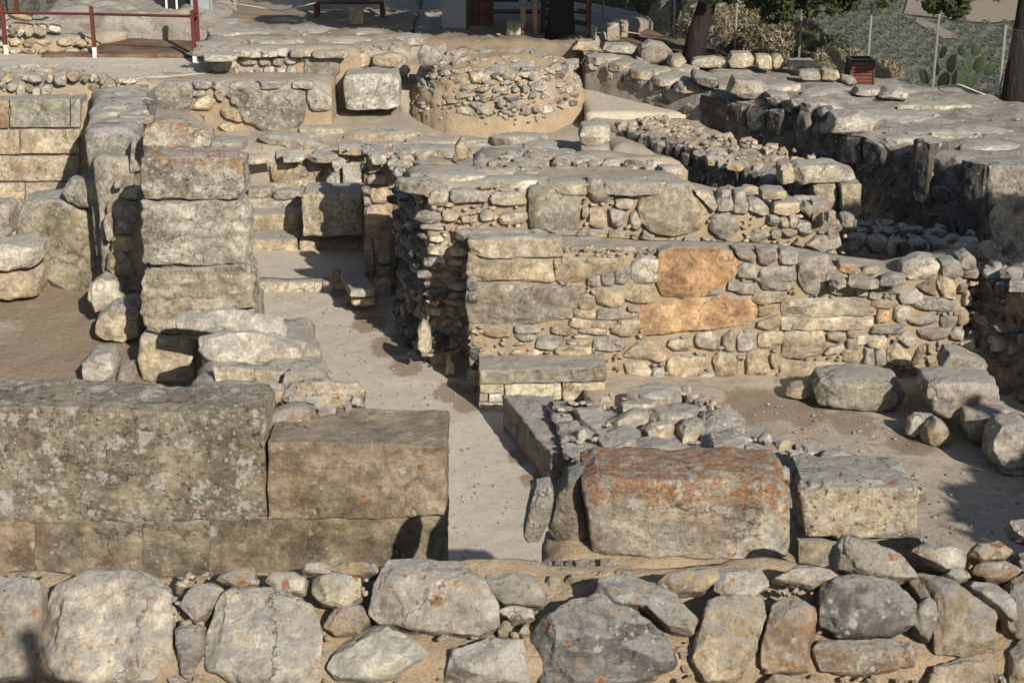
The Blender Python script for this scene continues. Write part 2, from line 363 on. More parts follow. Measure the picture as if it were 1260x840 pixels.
def stone(fr, poly, parent=None, c='g', pro=.05, dep=.3, p=5, name='stone', px=True, lo=.15, lw=.2, ld=.3, chops=6, cut=.16, amp=.07, freq=3.6, nmul=1., strata=0, jit=.1, bare=0, chip=.16):
    """one stone whose outline on plane fr is poly (photo pixels, or metres when px is False)"""
    if len(poly) == 4 and not hasattr(poly[0], '__len__'):
        x0, y0, x1, y1 = poly; w, h = x1-x0, y1-y0; r = random.uniform
        poly = [(x0+w*r(0, .1), y0+h*r(.0, .2)), (x0+w*r(.3, .6), y0+h*r(-.04, .03)), (x1-w*r(0, .1), y0+h*r(0, .2)), (x1+w*r(-.03, .03), y0+h*r(.4, .7)),
                (x1-w*r(0, .12), y1-h*r(0, .15)), (x0+w*r(.4, .7), y1+h*r(-.05, .03)), (x0+w*r(0, .12), y1-h*r(0, .15)), (x0+w*r(-.03, .03), y0+h*r(.4, .6))]
    uv = np.array([fr.uv(*q) for q in poly]) if px else np.array(poly, float)
    lo_, hi_ = uv.min(0), uv.max(0); cen = (lo_+hi_)/2; half = (hi_-lo_)/2
    nrm = (uv-cen)/half; D = dep/2
    PLACED.setdefault(fkey(fr, parent), []).append((lo_, hi_))
    size_px = half.max()*2*FPX/max(6, (fr.p3(cen[0], cen[1])-Vector((0, 0, CZ))).length)
    n = int(max(9, min(48, size_px/4.1*nmul))); p = p*1.5; chops = chops+2 if chops else 0; amp = amp*1.25
    SEED[0] += 1
    Q, F = stone_geo(n, half[0], half[1], D, nrm.tolist(), p, chops, cut, amp, freq, SEED[0], strata, chip)
    me = mesh(name, Q, F, M_stone, 2)
    M = Matrix.Translation(fr.p3(cen[0], cen[1], pro-D)) @ rot_frame(fr)
    if parent is None:
        base = fr.p3(cen[0], cen[1], pro-D)
        o = link(name, me, None, M)
    else: o = link(name, me, parent, M)
    setp(o, TINT[c] if isinstance(c, str) else c, lo, lw, ld, jit); o['bare_top'] = float(bare)
    return o
def inpoly(u, v, P):
    c = False; n = len(P)
    for i in range(n):
        a, b = P[i], P[i-1]
        if (a[1] > v) != (b[1] > v) and u < (b[0]-a[0])*(v-a[1])/(b[1]-a[1])+a[0]: c = not c
    return c
def fill(fr, region, parent, su=.25, sv=.15, cols='gtgyl', avoid=(), px=True, pro=.04, dep=.16, lo=.12, lw=.2, ld=.3, gap=.05, maxn=300, keep=1., tilt=.12):
    reg = [fr.uv(*q) for q in region] if px else list(region)
    av = []
    for a in avoid:
        if len(a) == 4 and not hasattr(a[0], '__len__'): a = [(a[0], a[1]), (a[2], a[1]), (a[2], a[3]), (a[0], a[3])]
        q = np.array([fr.uv(*k) for k in a]); av.append((q.min(0), q.max(0)))
    us = [q[0] for q in reg]; vs = [q[1] for q in reg]; u0, u1, v0, v1 = min(us), max(us), min(vs), max(vs)
    R = random.uniform; v = v0; n = 0
    while v < v1:
        h = sv*R(.65, 1.35); u = u0-su*R(0, 1)
        while u < u1:
            w = su*R(.5, 1.5); cu, cv = u+w/2, v+h/2+h*R(-.12, .12)
            ok = inpoly(cu, cv, reg) and R(0, 1) < keep and (fr.N.z < .9 or inpoly(cu, v+h*.1, reg))
            if ok:
                for a, b in av:
                    ox = min(cu+w/2, b[0])-max(cu-w/2, a[0]); oy = min(cv+h/2, b[1])-max(cv-h/2, a[1])
                    if ox > .22*w and oy > .22*h: ok = False; break
            if ok and n < maxn:
                o = link('stone', random.choice(PROTO), parent, Matrix.Translation(fr.p3(cu, cv, pro*R(.3, 1.3)-dep/2)) @ rot_frame(fr) @ Matrix.Rotation(R(-tilt, tilt), 4, 'Z') @ Matrix.Diagonal((w/2*(1-gap), h/2*(1-gap), dep/2, 1)))
                PLACED.setdefault(fkey(fr, parent), []).append((np.array((cu-w/2, cv-h/2)), np.array((cu+w/2, cv+h/2))))
                setp(o, TINT[random.choice(cols)], lo*R(.3, 1.7), lw*R(.3, 1.7), ld*R(.4, 1.6), .15); n += 1
            u += w
        v += h
    return n
def chink(fr, region, parent, n=400, s0=.03, s1=.08, c='c', pro=.02, px=True, flat=.7):
    reg = [fr.uv(*q) for q in region] if px else list(region)
    us = [q[0] for q in reg]; vs = [q[1] for q in reg]; R = random.uniform; pl = PLACED.get(fkey(fr, parent), [])
    A = np.array([q[0] for q in pl]) if pl else np.zeros((0, 2)); B = np.array([q[1] for q in pl]) if pl else np.zeros((0, 2))
    sv, sf = cs(3); Vs = []; Fs = []; k = 0; tries = 0
    Mf = np.array(rot_frame(fr).to_3x3())
    while len(Vs) < n and tries < n*12:
        tries += 1; u, v = R(min(us), max(us)), R(min(vs), max(vs))
        if not inpoly(u, v, reg): continue
        s = R(s0, s1)
        if len(A) and ((u > A[:, 0]+s*.1) & (u < B[:, 0]-s*.1) & (v > A[:, 1]+s*.1) & (v < B[:, 1]-s*.1)).any(): continue
        q = sv*np.array([s*R(.5, 1), s*flat*R(.4, 1), s*.5])*(1+rng.uniform(-.3, .3, (len(sv), 1))); a = R(-.5, .5)
        q[:, :2] = q[:, :2]@np.array([[math.cos(a), math.sin(a)], [-math.sin(a), math.cos(a)]])
        Vs.append(q@Mf.T+np.array(fr.p3(u, v, pro-s*.2))); Fs.append(sf+k); k += len(sv)
    if not Vs: return
    o = link('chinking_stones', mesh('chinking_stones', np.vstack(Vs), np.vstack(Fs).astype(np.int32), M_stone), parent); o['kind'] = 'stuff'; setp(o, TINT[c], .1, .1, .2); return o
def mass(name, quad, z0, zt, mat, parent=None, amp=.03, res=.12, prof=None, freq=2.5, seed=1, lo=0, lw=0, ld=0, c=None, batter=0, rnd=None, topmat=None, litter=None):
    """solid over plan quad (front-left, front-right, back-right, back-left) from z0 up to zt (number, 4 corners)"""
    A, B, C, D = [np.array(q[:2], float) for q in quad]
    L = max(np.linalg.norm(B-A), np.linalg.norm(C-D)); T = max(np.linalg.norm(D-A), np.linalg.norm(C-B))
    zz = [zt]*4 if not hasattr(zt, '__len__') else list(zt); H = max(zz)-(z0 if not hasattr(z0, '__len__') else min(z0))
    k = [int(max(1, min(220, round(q/res)))) for q in (L, T, H)]
    V, F = boxgrid(*k); V = V.copy(); s, t, w = V[:, 0:1], V[:, 1:2], V[:, 2:3]
    XY = (A*(1-s)+B*s)*(1-t)+(D*(1-s)+C*s)*t
    s, t, w = s[:, 0], t[:, 0], w[:, 0]
    top = (zz[0]*(1-s)+zz[1]*s)*(1-t)+(zz[3]*(1-s)+zz[2]*s)*t
    if prof is not None: top = top+np.interp(s, [q[0] for q in prof], [q[1] for q in prof])
    if rnd is None: rnd = .0 if amp < .03 else .12
    if rnd:
        e = np.minimum(np.minimum(s, 1-s)*L, np.minimum(t, 1-t)*T); q_ = np.clip(1-e/(rnd*2), 0, 1)
        nn = .6+.9*fbm(np.column_stack((XY*3.1, s*0+3)), 3, seed+3)+.5; top = top-rnd*q_**2*np.clip(nn, .15, 2.2)
    Z = z0*(1-w)+top*w
    P = np.column_stack((XY, Z))
    cen = np.array([P[:, 0].mean(), P[:, 1].mean(), z0])
    if batter: P[:, :2] = P[:, :2]+(cen[:2]-P[:, :2])*(batter*w)[:, None]
    if amp:
        dx = fbm(P*freq+7, 4, seed); dy = fbm(P*freq+31, 4, seed+5); dz = fbm(P*freq+63, 4, seed+9)
        e = np.ones(len(P)); P = P+np.column_stack((dx, dy, dz*np.where(w > 0, 1, 0)))*amp*e[:, None]*1.6
    if topmat is not None:
        me = mesh(name, P-(cen if parent is None else 0), F, mat); me.materials.append(topmat)
        nz = np.empty(len(me.polygons)*3, np.float32); me.polygons.foreach_get('normal', nz); nz = nz.reshape(-1, 3)[:, 2]
        me.polygons.foreach_set('material_index', (nz > .55).astype(np.int32)); me.update()
        o = link(name, me, parent) if parent is not None else link(name, me, None, Matrix.Translation(Vector(cen)))
    elif parent is None: P = P-cen; o = link(name, mesh(name, P, F, mat), None, Matrix.Translation(Vector(cen)))
    else: o = link(name, mesh(name, P, F, mat), parent)
    if c is not None: setp(o, TINT[c] if isinstance(c, str) else c, lo, lw, ld)
    if litter:
        A_ = np.zeros(len(P)); wx = XY
        for (x, y, r_) in litter: A_ = np.maximum(A_, np.exp(-(((wx[:, 0]-x)/r_)**2+((wx[:, 1]-y)/(r_*1.6))**2)))
        at_ = o.data.attributes.new('litter', 'FLOAT', 'POINT'); at_.data.foreach_set('value', A_.astype(np.float32))
    return o
def struct(o, **k): o['kind'] = 'structure'; return o
def blk(name, label, cat, poly, z0, dep, c='g', group=None, Y=None, **k):   # loose stone standing at height z0
    yb = max(q[1] for q in poly) if hasattr(poly[0], '__len__') else poly[3]
    if Y is None: Y = G(630, yb, z0).y
    o = stone(VF(Y), poly, None, c, 0, dep, name=name, **k)
    return tag(o, label, cat, group)
# ------------------------------------------------------------------ ground sheet
def ss(a, b, x): t = np.clip((x-a)/(b-a), 0, 1); return t*t*(3-2*t)
FENCE = [(-40, 38.5), (-12, 36.6), (-6, 36.0), (-1, 35.7), (3.4, 35.0), (4.57, 33.8), (5.7, 32.9), (7.8, 30.1), (8.66, 28.75), (10.5, 26.2), (14, 22), (24, 12)]
def fence_y(x): return np.interp(x, [q[0] for q in FENCE], [q[1] for q in FENCE])
def ground_h(X, Y):
    h = 2.35*ss(31, 33.5, Y+np.maximum(0, X-3)*.9)
    h = h + 6.2*(1-ss(1.2, 4.6, Y))
    d = Y-fence_y(X)-.8
    far = -62+.12*np.clip(Y-300, 0, 400)+40*ss(700, 2200, Y)+26*np.clip(fbm(np.column_stack((X/900, Y/900, X*0)), 3, 4), -1, 1)*ss(900, 2200, Y) + 230*ss(2200, 6000, np.hypot(X, Y))
    k = np.clip(d, 0, None)
    slope = h-k*.42
    hill = np.maximum(slope, far)
    return np.where(d > 0, hill, h)
def axis(a, b, fine_a, fine_b, st, grow=1.14):
    L = list(np.arange(fine_a, fine_b+1e-6, st)); s = st; x = L[-1]
    while x < b: s *= grow; x += s; L.append(x)
    s = st; x = L[0]
    while x > a: s *= grow; x -= s; L.insert(0, x)
    return np.array(L)
gx = axis(-7000, 7000, -14, 16, .35); gy = axis(-600, 9000, 2, 48, .35)
XX, YY = np.meshgrid(gx, gy); H = ground_h(XX.ravel(), YY.ravel())
H = H+.03*fbm(np.column_stack((XX.ravel(), YY.ravel(), H*0)), 3, 3)-.03
nx, ny = len(gx), len(gy)
ii = (np.arange(ny-1)[:, None]*nx+np.arange(nx-1)[None, :]).ravel()
Fg = np.column_stack((ii, ii+1, ii+nx+1, ii+nx)).astype(np.int32)
t = NT('ground'); p = t.geo('Position'); sx = t.n('ShaderNodeSeparateXYZ'); t.put(sx.inputs[0], p)
n1 = t.noise(p, .9, 5); n2 = t.noise(p, 20, 4); far = t.ramp(sx.outputs[1], 60, 200)
near = t.mix(n1, (.22, .17, .12), (.33, .27, .20)); fl = t.mix(t.ramp(t.noise(p, .004, 3), .45, .55), (.115, .115, .065), (.085, .092, .05))
c = t.mix(far, near, t.mix(t.noise(p, .25, 4), fl, (.17, .15, .10)))
M_ground = t.out(c, t.bump(n2, .5, .03), .95)
g = link('ground', mesh('ground', np.column_stack((XX.ravel(), YY.ravel(), H)), Fg, M_ground)); struct(g)

# ------------------------------------------------------------------ floors and terraces
def xy(x, y, z): v = G(x, y, z); return (v.x, v.y)
def sheet(name, quad, z, mat, amp=.02, res=.1, **k): return struct(mass(name, quad, -.3 if z < 1 else z-1.6, z, mat, amp=amp, res=res, **k))
struct(mass('path', [(-1.6, 13.2), (1.2, 13.2), (.6, 25.4), (-4.6, 25.4)], -.4, 0.0, M_path, amp=.012, res=.08, litter=[xy(*q, 0)+(r_,) for *q, r_ in ((455,398,.28),(482,425,.34),(440,375,.22),(500,452,.25),(415,362,.15),(555,482,.25),(575,497,.22),(640,560,.18),(655,590,.15),(340,400,.1))]))
struct(mass('left_floor', [(-10.5, 15.4), (-2.2, 15.4), (-3.4, 20.9), (-10.5, 20.9)], -.4, .0, M_soil, amp=.02, res=.2))
struct(mass('left_floor', [(-10.5, 20.88), (-3.4, 20.88), (-4.1, 24.6), (-10.5, 24.6)], -.4, (.0, .0, .75, .75), M_soil, amp=.03, res=.1, seed=4, litter=[xy(*q, .25)+(r_,) for *q, r_ in ((85,395,.7),(110,430,.7),(20,440,.7),(120,385,.5),(60,465,.6),(150,450,.5),(15,390,.4))]))
struct(mass('courtyard_floor', [(1.2, 13.3), (9.5, 13.3), (8.5, 21.6), (.9, 21.6)], -.4, .3, M_court, amp=.025, res=.09, seed=6, litter=[xy(*q, .3)+(r_,) for *q, r_ in ((930,500,.45),(985,505,.35),(895,515,.3),(1050,520,.3),(1120,545,.3),(1150,500,.4),(1120,610,.2))]))
struct(mass('upper_floor', [(-4.35, 25.38), (-2.2, 25.38), (-1.9, 27.3), (-5.0, 27.3)], -.3, .15, M_path, amp=.008, res=.1, seed=7))
struct(mass('room_floor', [(3.3, 22.3), (7.5, 22.3), (6.6, 27), (2.8, 27)], -.3, 1.18, M_terr, amp=.04, res=.12, seed=8))
KT = struct(mass('middle_terrace', [(-5.6, 28.75), (3.3, 28.75), (2.4, 31.6), (-6.5, 31.6)], -.3, (1.55, 1.62, 2.0, 2.0), M_terr, amp=.04, res=.12, seed=9))
struct(mass('terrace_edge', [(-2.3, 25.9), (2.2, 24.4), (1.5, 28.2), (-2.45, 28.8)], -.3, (1.62, 1.85, 1.65, 1.6), M_terr, amp=.05, res=.12, seed=10))
struct(mass('side_terrace', [(1.7, 27.4), (4.4, 26.2), (3.4, 29.8), (1.3, 30)], -.3, (2.0, 1.85, 2.05, 2.0), M_terr, amp=.05, res=.12, seed=12))
struct(mass('paved_court', [xy(722, 138, 2.12), xy(846, 139, 2.12), xy(785, 97, 2.2), xy(705, 86, 2.2)], .2, (2.12, 2.12, 2.2, 2.2), M_path, rnd=.03, amp=.012, res=.12, seed=13))
struct(mass('left_terrace', [(-12, 27.6), (-5.8, 30.7), (-5.8, 33.7), (-14, 33.7)], -.3, (2.65, 2.62, 2.7, 2.7), M_path, amp=.02, res=.15, seed=14))
struct(mass('middle_terrace', [(-9, 26.95), (-5.62, 26.95), (-5.7, 29.8), (-9, 29.8)], -.3, (2.45, 2.3, 2.1, 2.4), M_terr, amp=.05, res=.12, seed=18))
PLAT = struct(mass('upper_plateau', [(-5.85, 31.0), (-2.0, 31.3), (-2.2, 45), (-8, 45)], -.3, (3.0, 3.0, 3.2, 3.2), M_terr, amp=.05, res=.15, seed=15, litter=[xy(*q, 3.05)+(r_,) for *q, r_ in ((430,36,.8),(520,38,.8),(350,22,.9),(290,16,.9),(400,20,.8),(470,22,.7),(330,45,.4))]))
struct(mass('upper_plateau', [(-2.01, 32.6), (1.2, 32.0), (3.1, 36), (-2.21, 45)], -.3, (3.0, 2.95, 2.95, 3.1), M_terr, amp=.06, res=.15, seed=16, litter=[xy(*q, 3.0)+(r_,) for *q, r_ in ((560,42,.8),(620,46,.9),(680,50,.8),(640,30,1.2))]))
struct(mass('tree_terrace', [(.6, 34.4), (4.6, 31.6), (3.0, 36), (-2.2, 41)], -.3, (2.85, 2.62, 2.7, 2.9), M_needle, amp=.05, res=.15, seed=17))

ROOT = {}
def rubble_wall(key, name, label, cat, loc, group=None):
    w = thing(name, label, cat, loc, group); ROOT[key] = w; return w
def core(par, quad, z0, zt, mat=None, **k):
    k.setdefault('topmat', M_terr if mat is None or mat is M_mortar else None); k.setdefault('amp', .05); return mass('mortar_core', quad, z0, zt, mat or M_mortar, par, **k)

# ================================================================== CENTRE WALL (front tier)
w1 = rubble_wall('w1', 'rubble_wall', 'long sunlit wall of mixed stones behind the white plinth, with two orange blocks in it', 'ruined wall', (2.5, 20.9, 0))
f1 = VF(20.6)
core(w1, [(-.57, 20.64), (6.05, 20.64), (6.05, 21.25), (-.57, 21.5)], -.1, 2.02, prof=[(0, .0), (.3, .0), (.36, -.05), (.62, -.07), (.75, -.22), (.85, -.3), (.93, -.18), (1, -.1)], amp=.02, res=.08)
L1 = [
 ([(577,296),(610,293),(650,292),(688,294),(691,316),(640,317),(604,319),(581,313)],'c'),
 ([(577,322),(640,318),(676,320),(681,346),(640,348),(583,350),(575,335)],'t'),
 ([(684,318),(720,316),(766,318),(764,334),(726,347),(685,347)],'t'),
 ((722,333,739,352),'g'),((739,333,756,352),'g'),((757,327,772,350),'g'),
 ([(578,352),(640,350),(712,352),(718,360),(708,378),(699,398),(640,399),(580,396),(575,375)],(.33,.30,.245)),
 ((711,361,733,380),'t'),((706,380,733,393),'t'),([(699,402),(704,390),(730,393),(727,403),(706,405)],'y'),
 ((733,352,770,378),'t'),((735,378,770,394),'g'),((727,394,755,404),'t'),
 ((593,401,630,414),'t'),((630,400,665,410),'g'),((633,410,661,419),'g'),((678,400,702,412),'t'),
 ([(659,428),(662,415),(690,411),(697,420),(680,431)],'g'),((705,411,722,416),'y'),([(694,419),(712,414),(728,418),(727,427),(704,426)],'c'),
 ([(682,436),(684,427),(700,424),(728,428),(727,441),(700,440)],'y'),([(730,432),(731,415),(750,413),(771,418),(768,430),(736,434)],'l'),
 ((752,400,788,412),'t'),((712,403,750,412),'c'),
 ([(777,347),(776,322),(795,316),(810,320),(811,346),(795,348)],'l'),((760,327,776,349),'g'),((766,349,805,374),'t'),((773,375,788,383),'b'),((760,384,784,392),'c'),((760,392,788,414),'t'),
 ([(812,312),(830,306),(880,306),(905,312),(907,335),(895,348),(880,352),(866,365),(840,367),(815,364),(808,348),(811,330)],'o'),
 ([(790,412),(789,390),(800,373),(850,367),(925,364),(930,385),(925,399),(860,406)],'o'),
 ([(868,364),(872,357),(889,355),(886,362)],'y'),
 ([(900,305),(920,304),(932,316),(926,324),(912,320)],'g'),([(930,306),(955,307),(958,318),(945,328),(934,322)],'g'),
 ((908,323,931,344),'g'),([(896,358),(898,346),(930,349),(928,362),(912,362)],'g'),([(933,355),(937,330),(969,328),(971,357),(950,358)],'g'),
 ((960,307,983,327),'g'),([(924,368),(930,359),(968,358),(965,371),(926,376)],'t'),([(932,390),(934,381),(955,378),(950,385)],'o'),([(930,406),(932,396),(958,387),(961,404),(945,408)],'t'),
 ([(766,439),(780,424),(795,417),(815,426),(820,438),(815,446),(790,441)],'c'),((821,416,852,432),'c'),([(853,425),(857,410),(875,408),(886,416),(882,432),(866,430)],'l'),
 ([(887,430),(889,414),(901,405),(905,432),(897,434)],'g'),((907,405,932,434),'g'),((933,407,966,428),'y'),([(768,445),(790,444),(803,458),(796,466),(772,464)],'y'),
 ((803,453,818,472),'g'),([(820,462),(823,437),(867,438),(869,446),(860,466),(840,466)],'c'),([(877,440),(885,433),(909,438),(907,463),(882,462)],'t'),
 ([(918,461),(919,436),(930,430),(943,432),(949,458),(927,465)],'c'),((860,457,880,469),'y'),((771,467,792,481),'y'),([(843,467),(865,469),(861,482)],'c'),([(866,471),(884,468),(886,484),(870,486)],'y'),
 ([(947,447),(947,432),(960,452),(955,456)],'c'),
 ([(982,318),(1020,315),(1022,330),(1012,362),(990,361),(983,345)],'g'),((960,328,976,358),'g'),([(1031,334),(1034,323),(1055,326),(1054,338)],'o'),
 ([(1020,360),(1024,341),(1040,337),(1056,341),(1052,360),(1032,364)],'t'),((1055,346,1068,366),'y'),((1068,343,1087,368),'l'),([(1086,362),(1086,341),(1104,342),(1118,350),(1112,361)],'g'),
 ((1106,355,1136,373),'l'),
 ([(963,370),(1000,366),(1050,366),(1075,372),(1076,388),(1000,389),(964,389)],'c'),([(962,406),(964,390),(1074,389),(1070,405),(1020,407)],'w'),
 ((1071,368,1106,380),'t'),((1078,380,1096,397),'o'),([(1099,395),(1102,375),(1120,376),(1122,392),(1110,397)],'l'),([(1070,411),(1075,402),(1116,399),(1113,410)],'g'),
 ([(1109,340),(1112,324),(1132,315),(1150,317),(1156,330),(1148,342),(1125,346)],'l'),([(1125,352),(1150,342),(1152,366),(1138,360)],'b'),
 ([(1122,377),(1130,369),(1160,366),(1182,376),(1170,384),(1140,382)],'g'),([(1117,398),(1120,390),(1150,386),(1156,394),(1140,402)],'g'),((1157,388,1179,403),'g'),
 ([(1128,406),(1170,402),(1165,420),(1136,419)],'g'),([(1168,410),(1176,402),(1188,408),(1184,420),(1172,418)],'l'),
 ([(962,440),(966,408),(1012,406),(1016,424),(1010,437),(985,441)],'c'),((1017,407,1041,421),'c'),((1042,405,1056,416),'y'),((1053,409,1068,425),'l'),((1066,412,1091,428),'c'),
 ([(1012,437),(1020,427),(1039,423),(1038,434)],'y'),((1035,428,1062,446),'t'),((1042,415,1058,431),'c'),((1063,428,1076,453),'g'),((1076,428,1090,450),'g'),
 ([(1090,445),(1093,424),(1104,422),(1122,440),(1120,451),(1103,450)],'c'),([(1103,416),(1114,409),(1126,414),(1128,426),(1120,428)],'g'),
 ([(1122,450),(1128,430),(1138,422),(1141,430),(1130,448)],'c'),((1142,424,1151,436),'y'),
 ((1158,320,1186,343),'g'),([(1180,330),(1179,316),(1190,310),(1200,318),(1202,333)],'g'),((1187,331,1204,343),'t'),([(1152,344),(1162,333),(1175,348),(1176,368),(1160,366)],'c'),
 ([(1178,360),(1182,350),(1192,349),(1188,360)],'b'),((1184,357,1196,376),'c'),((1178,383,1193,400),'b'),([(1184,421),(1200,413),(1202,430),(1190,434)],'y'),
 ([(960,478),(962,450),(985,444),(1020,446),(1062,460),(1040,474),(1000,478)],'t'),([(905,484),(915,468),(948,466),(960,482),(935,492)],'c'),([(866,490),(885,486),(903,492),(895,500),(870,500)],'c'),
]
for q, c in L1:
    if hasattr(q[0], '__len__'):
        mx = sum(a[0] for a in q)/len(q); my = sum(a[1] for a in q)/len(q); q = [(mx+(a[0]-mx)*1.05, my+(a[1]-my)*1.05) for a in q]
    else: q = (q[0]-.8, q[1]-.6, q[2]+.8, q[3]+.6)
    big = not hasattr(q[0], '__len__') and (q[2]-q[0]) > 30 or hasattr(q[0], '__len__') and max(a[0] for a in q)-min(a[0] for a in q) > 55
    stone(f1, q, w1, c, pro=.05 if not big else .045, dep=.32, p=7 if big else 5, lo=.05 if c != 'o' else 0, lw=.1, ld=.25 if c != 'o' else .0, amp=.05, cut=.15)
fill(f1, [(576,300),(690,296),(700,312),(810,312),(905,306),(1020,318),(1060,332),(1110,345),(1120,320),(1204,318),(1204,445),(1100,462),(1000,490),(900,500),(745,498),(576,498)], w1, .23, .14, 'tcgyt', [q for q, c in L1], pro=.03, lo=.05, gap=.1, keep=.88, maxn=165)
fill(HF(1.76), [(960,322),(1080,334),(1110,342),(1100,352),(960,336)], w1, .3, .22, 'ggl', pro=.06, lo=.2, lw=.3)
fill(HF(1.98), [(575,281),(690,281),(800,302),(905,303),(935,312),(905,312),(800,312),(690,294),(575,294)], w1, .34, .24, 'ggl', pro=.07, lo=.15, lw=.3)
chink(f1, [(576,320),(690,300),(905,310),(1060,335),(1204,330),(1204,445),(1000,485),(745,490),(576,440)], w1, 130, .025, .06, 'c', .015)
chink(f1, [(576,320),(690,300),(905,310),(1060,335),(1204,330),(1204,445),(1000,485),(745,490),(576,440)], w1, 90, .02, .05, 'g', .015)
# left end of the wall
fe = WF((-.57, 21.5), (-.57, 20.64))
fill(fe, [(0, .0), (.9, .0), (.9, 2.05), (0, 2.05)], w1, .3, .2, 'gkd', px=False, pro=.05, ld=.8)  # near-black end stones: dark lichen, and shade put into the tint

# plinth: a slab on white blocks
pl = thing('plinth', 'low bench plinth of white gypsum blocks under a grey slab beside the path', 'plinth', (.3, 20.3, 0))
fp = VF(20.08)
def pblock(poly, c, dep, name, pro=0, **k): return stone(fp, poly, pl, c, pro, dep, p=14, name=name, chops=2, cut=.02, amp=.012, **k)
pblock([(589,455),(746,451),(746,469),(589,472)], (.36, .33, .26), .62, 'slab', pro=.03, lo=0, lw=.1, ld=.2, nmul=1.3)
pblock([(590,472.5),(620,472),(620,484),(590,484)], 'w', .6, 'gypsum_block', lo=0, lw=0, ld=0)
pblock([(621,472),(690,471),(691,492),(621,494)], (.66,.60,.47), .6, 'gypsum_block', pro=.01, lo=0, lw=0, ld=0)
pblock([(692,471),(745,470),(744,499),(692,494)], (.63,.56,.43), .6, 'gypsum_block', lo=0, lw=0, ld=0)
pblock([(590,485),(600,485),(600,494),(590,494)], 'w', .6, 'gypsum_block', pro=-.008, lo=0, lw=0, ld=0)
pblock([(601,484.5),(620,484),(620,494.5),(601,495)], (.68,.64,.54), .6, 'gypsum_block', lo=0, lw=0, ld=0)
pblock([(589,495.5),(650,495),(650,508),(589,508)], (.68,.63,.52), .6, 'gypsum_block', pro=.008, lo=0, lw=0, ld=0)
pblock([(651,494.5),(744,500),(744,508),(651,508)], (.64,.58,.46), .6, 'gypsum_block', lo=0, lw=0, ld=0)

# ================================================================== CENTRE WALL (rear tier)
w2 = rubble_wall('w2', 'rubble_wall', 'higher rubble wall rising behind the long wall with orange blocks, holding one big pitted boulder', 'ruined wall', (1.5, 22.2, 0))
f2 = VF(21.75)
core(w2, [(-1.16, 21.8), (4.5, 21.8), (4.3, 22.6), (-1.6, 23.2)], -.1, 2.66, prof=[(0, 0), (.3, 0), (.5, .02), (.63, .0), (.68, -.15), (.8, -.28), (.9, -.42), (1, -.5)], amp=.03, res=.09, seed=22)
L2 = [
 ((525,231,552,255),'l'),((553,232,602,250),'g'),((602,236,648,254),'c'),((543,258,564,273),'c'),((590,257,607,273),'l'),((565,265,578,274),'y'),((612,260,650,276),'c'),((527,288,546,299),'w'),((560,278,576,290),'c'),
 ([(650,230),(690,227),(714,230),(716,260),(712,284),(680,286),(652,283),(649,255)],(.34,.32,.26)),
 ((526,302,552,315),'w'),((553,303,578,315),'c'),((527,316,549,326),'c'),((550,317,574,326),'c'),
 ([(722,219),(740,220),(753,240),(750,251),(730,250),(722,236)],'g'),
 ([(783,255),(785,240),(800,229),(820,225),(850,228),(868,243),(871,270),(860,286),(830,291),(800,285),(788,274)],(.37,.34,.27)),
 ((715,255,726,268),'g'),([(724,275),(725,256),(742,254),(748,268),(746,281),(732,281)],'c'),([(748,255),(760,254),(769,260),(766,280),(754,281)],'g'),([(773,275),(776,262),(783,258),(790,272),(787,284),(778,282)],'l'),((756,243,779,258),'g'),
 ([(708,288),(714,281),(745,282),(748,296),(716,295)],'c'),((748,283,770,299),'c'),([(787,293),(792,283),(806,290),(804,298)],'c'),((714,296,747,306),'c'),((775,295,797,311),'c'),
 ([(872,282),(874,266),(890,262),(908,268),(910,282),(900,293),(885,294)],'g'),([(838,300),(842,292),(862,294),(860,303)],'c'),
 ([(880,260),(883,236),(898,232),(905,260)],'g'),([(901,262),(903,236),(916,234),(921,250),(920,264)],'g'),([(921,260),(921,246),(935,243),(946,256),(943,268)],'l'),
 ((935,232,968,246),'t'),([(950,262),(952,248),(984,247),(985,262),(966,266)],'c'),((944,264,959,280),'l'),((959,266,971,281),'c'),((970,262,982,281),'l'),
 ([(984,258),(992,250),(1008,258),(1009,268),(996,269)],'g'),([(978,280),(982,272),(1002,272),(1003,284),(992,292)],'g'),((1002,270,1036,286),'g'),([(920,290),(928,281),(944,281),(949,292),(938,299),(925,298)],'g'),
 ((948,282,962,293),'g'),((961,280,982,292),'c'),([(990,303),(1002,290),(1034,287),(1036,304),(1028,311),(1004,311)],'g'),([(974,301),(982,293),(991,298),(988,306)],'g'),([(953,303),(958,296),(972,300),(968,308)],'c'),
 ((1035,264,1053,281),'g'),([(850,232),(872,236),(885,250),(878,262),(868,250)],'l'),
]
for q, c in L2: stone(f2, q, w2, c, pro=.07, dep=.34, p=5, lo=.15, lw=.2, ld=.35, amp=.055)
f2l = [(525,255),(525,230),(650,228),(716,226),(870,234),(905,236),(960,246),(1040,268),(1040,315),(900,308),(700,300),(576,290),(576,440),(525,440)]
fill(f2, f2l, w2, .26, .15, 'gctlg', [q for q, c in L2], pro=.045, lo=.1)
chink(f2, f2l, w2, 150, .025, .06, 'c', .015)
fill(HF(2.62), [(500,214),(640,206),(700,205),(840,226),(870,232),(716,232),(640,228),(525,230)], w2, .5, .36, 'gglc', pro=.05, lo=.35, lw=.5)
fill(HF(2.3), [(880,230),(960,238),(1000,250),(1040,266),(1020,268),(950,250),(880,240)], w2, .3, .22, 'gglt', pro=.09, lo=.6, lw=.4)
f2s = WF((-1.78, 23.4), (-1.17, 21.75))
fill(f2s, [(0, 0), (1.75, 0), (1.75, 2.6), (0, 2.5)], w2, .3, .2, 'kdg', px=False, pro=.07, dep=.3, ld=.8, lw=.4)  # side stones tinted dark: lichen plus painted shade
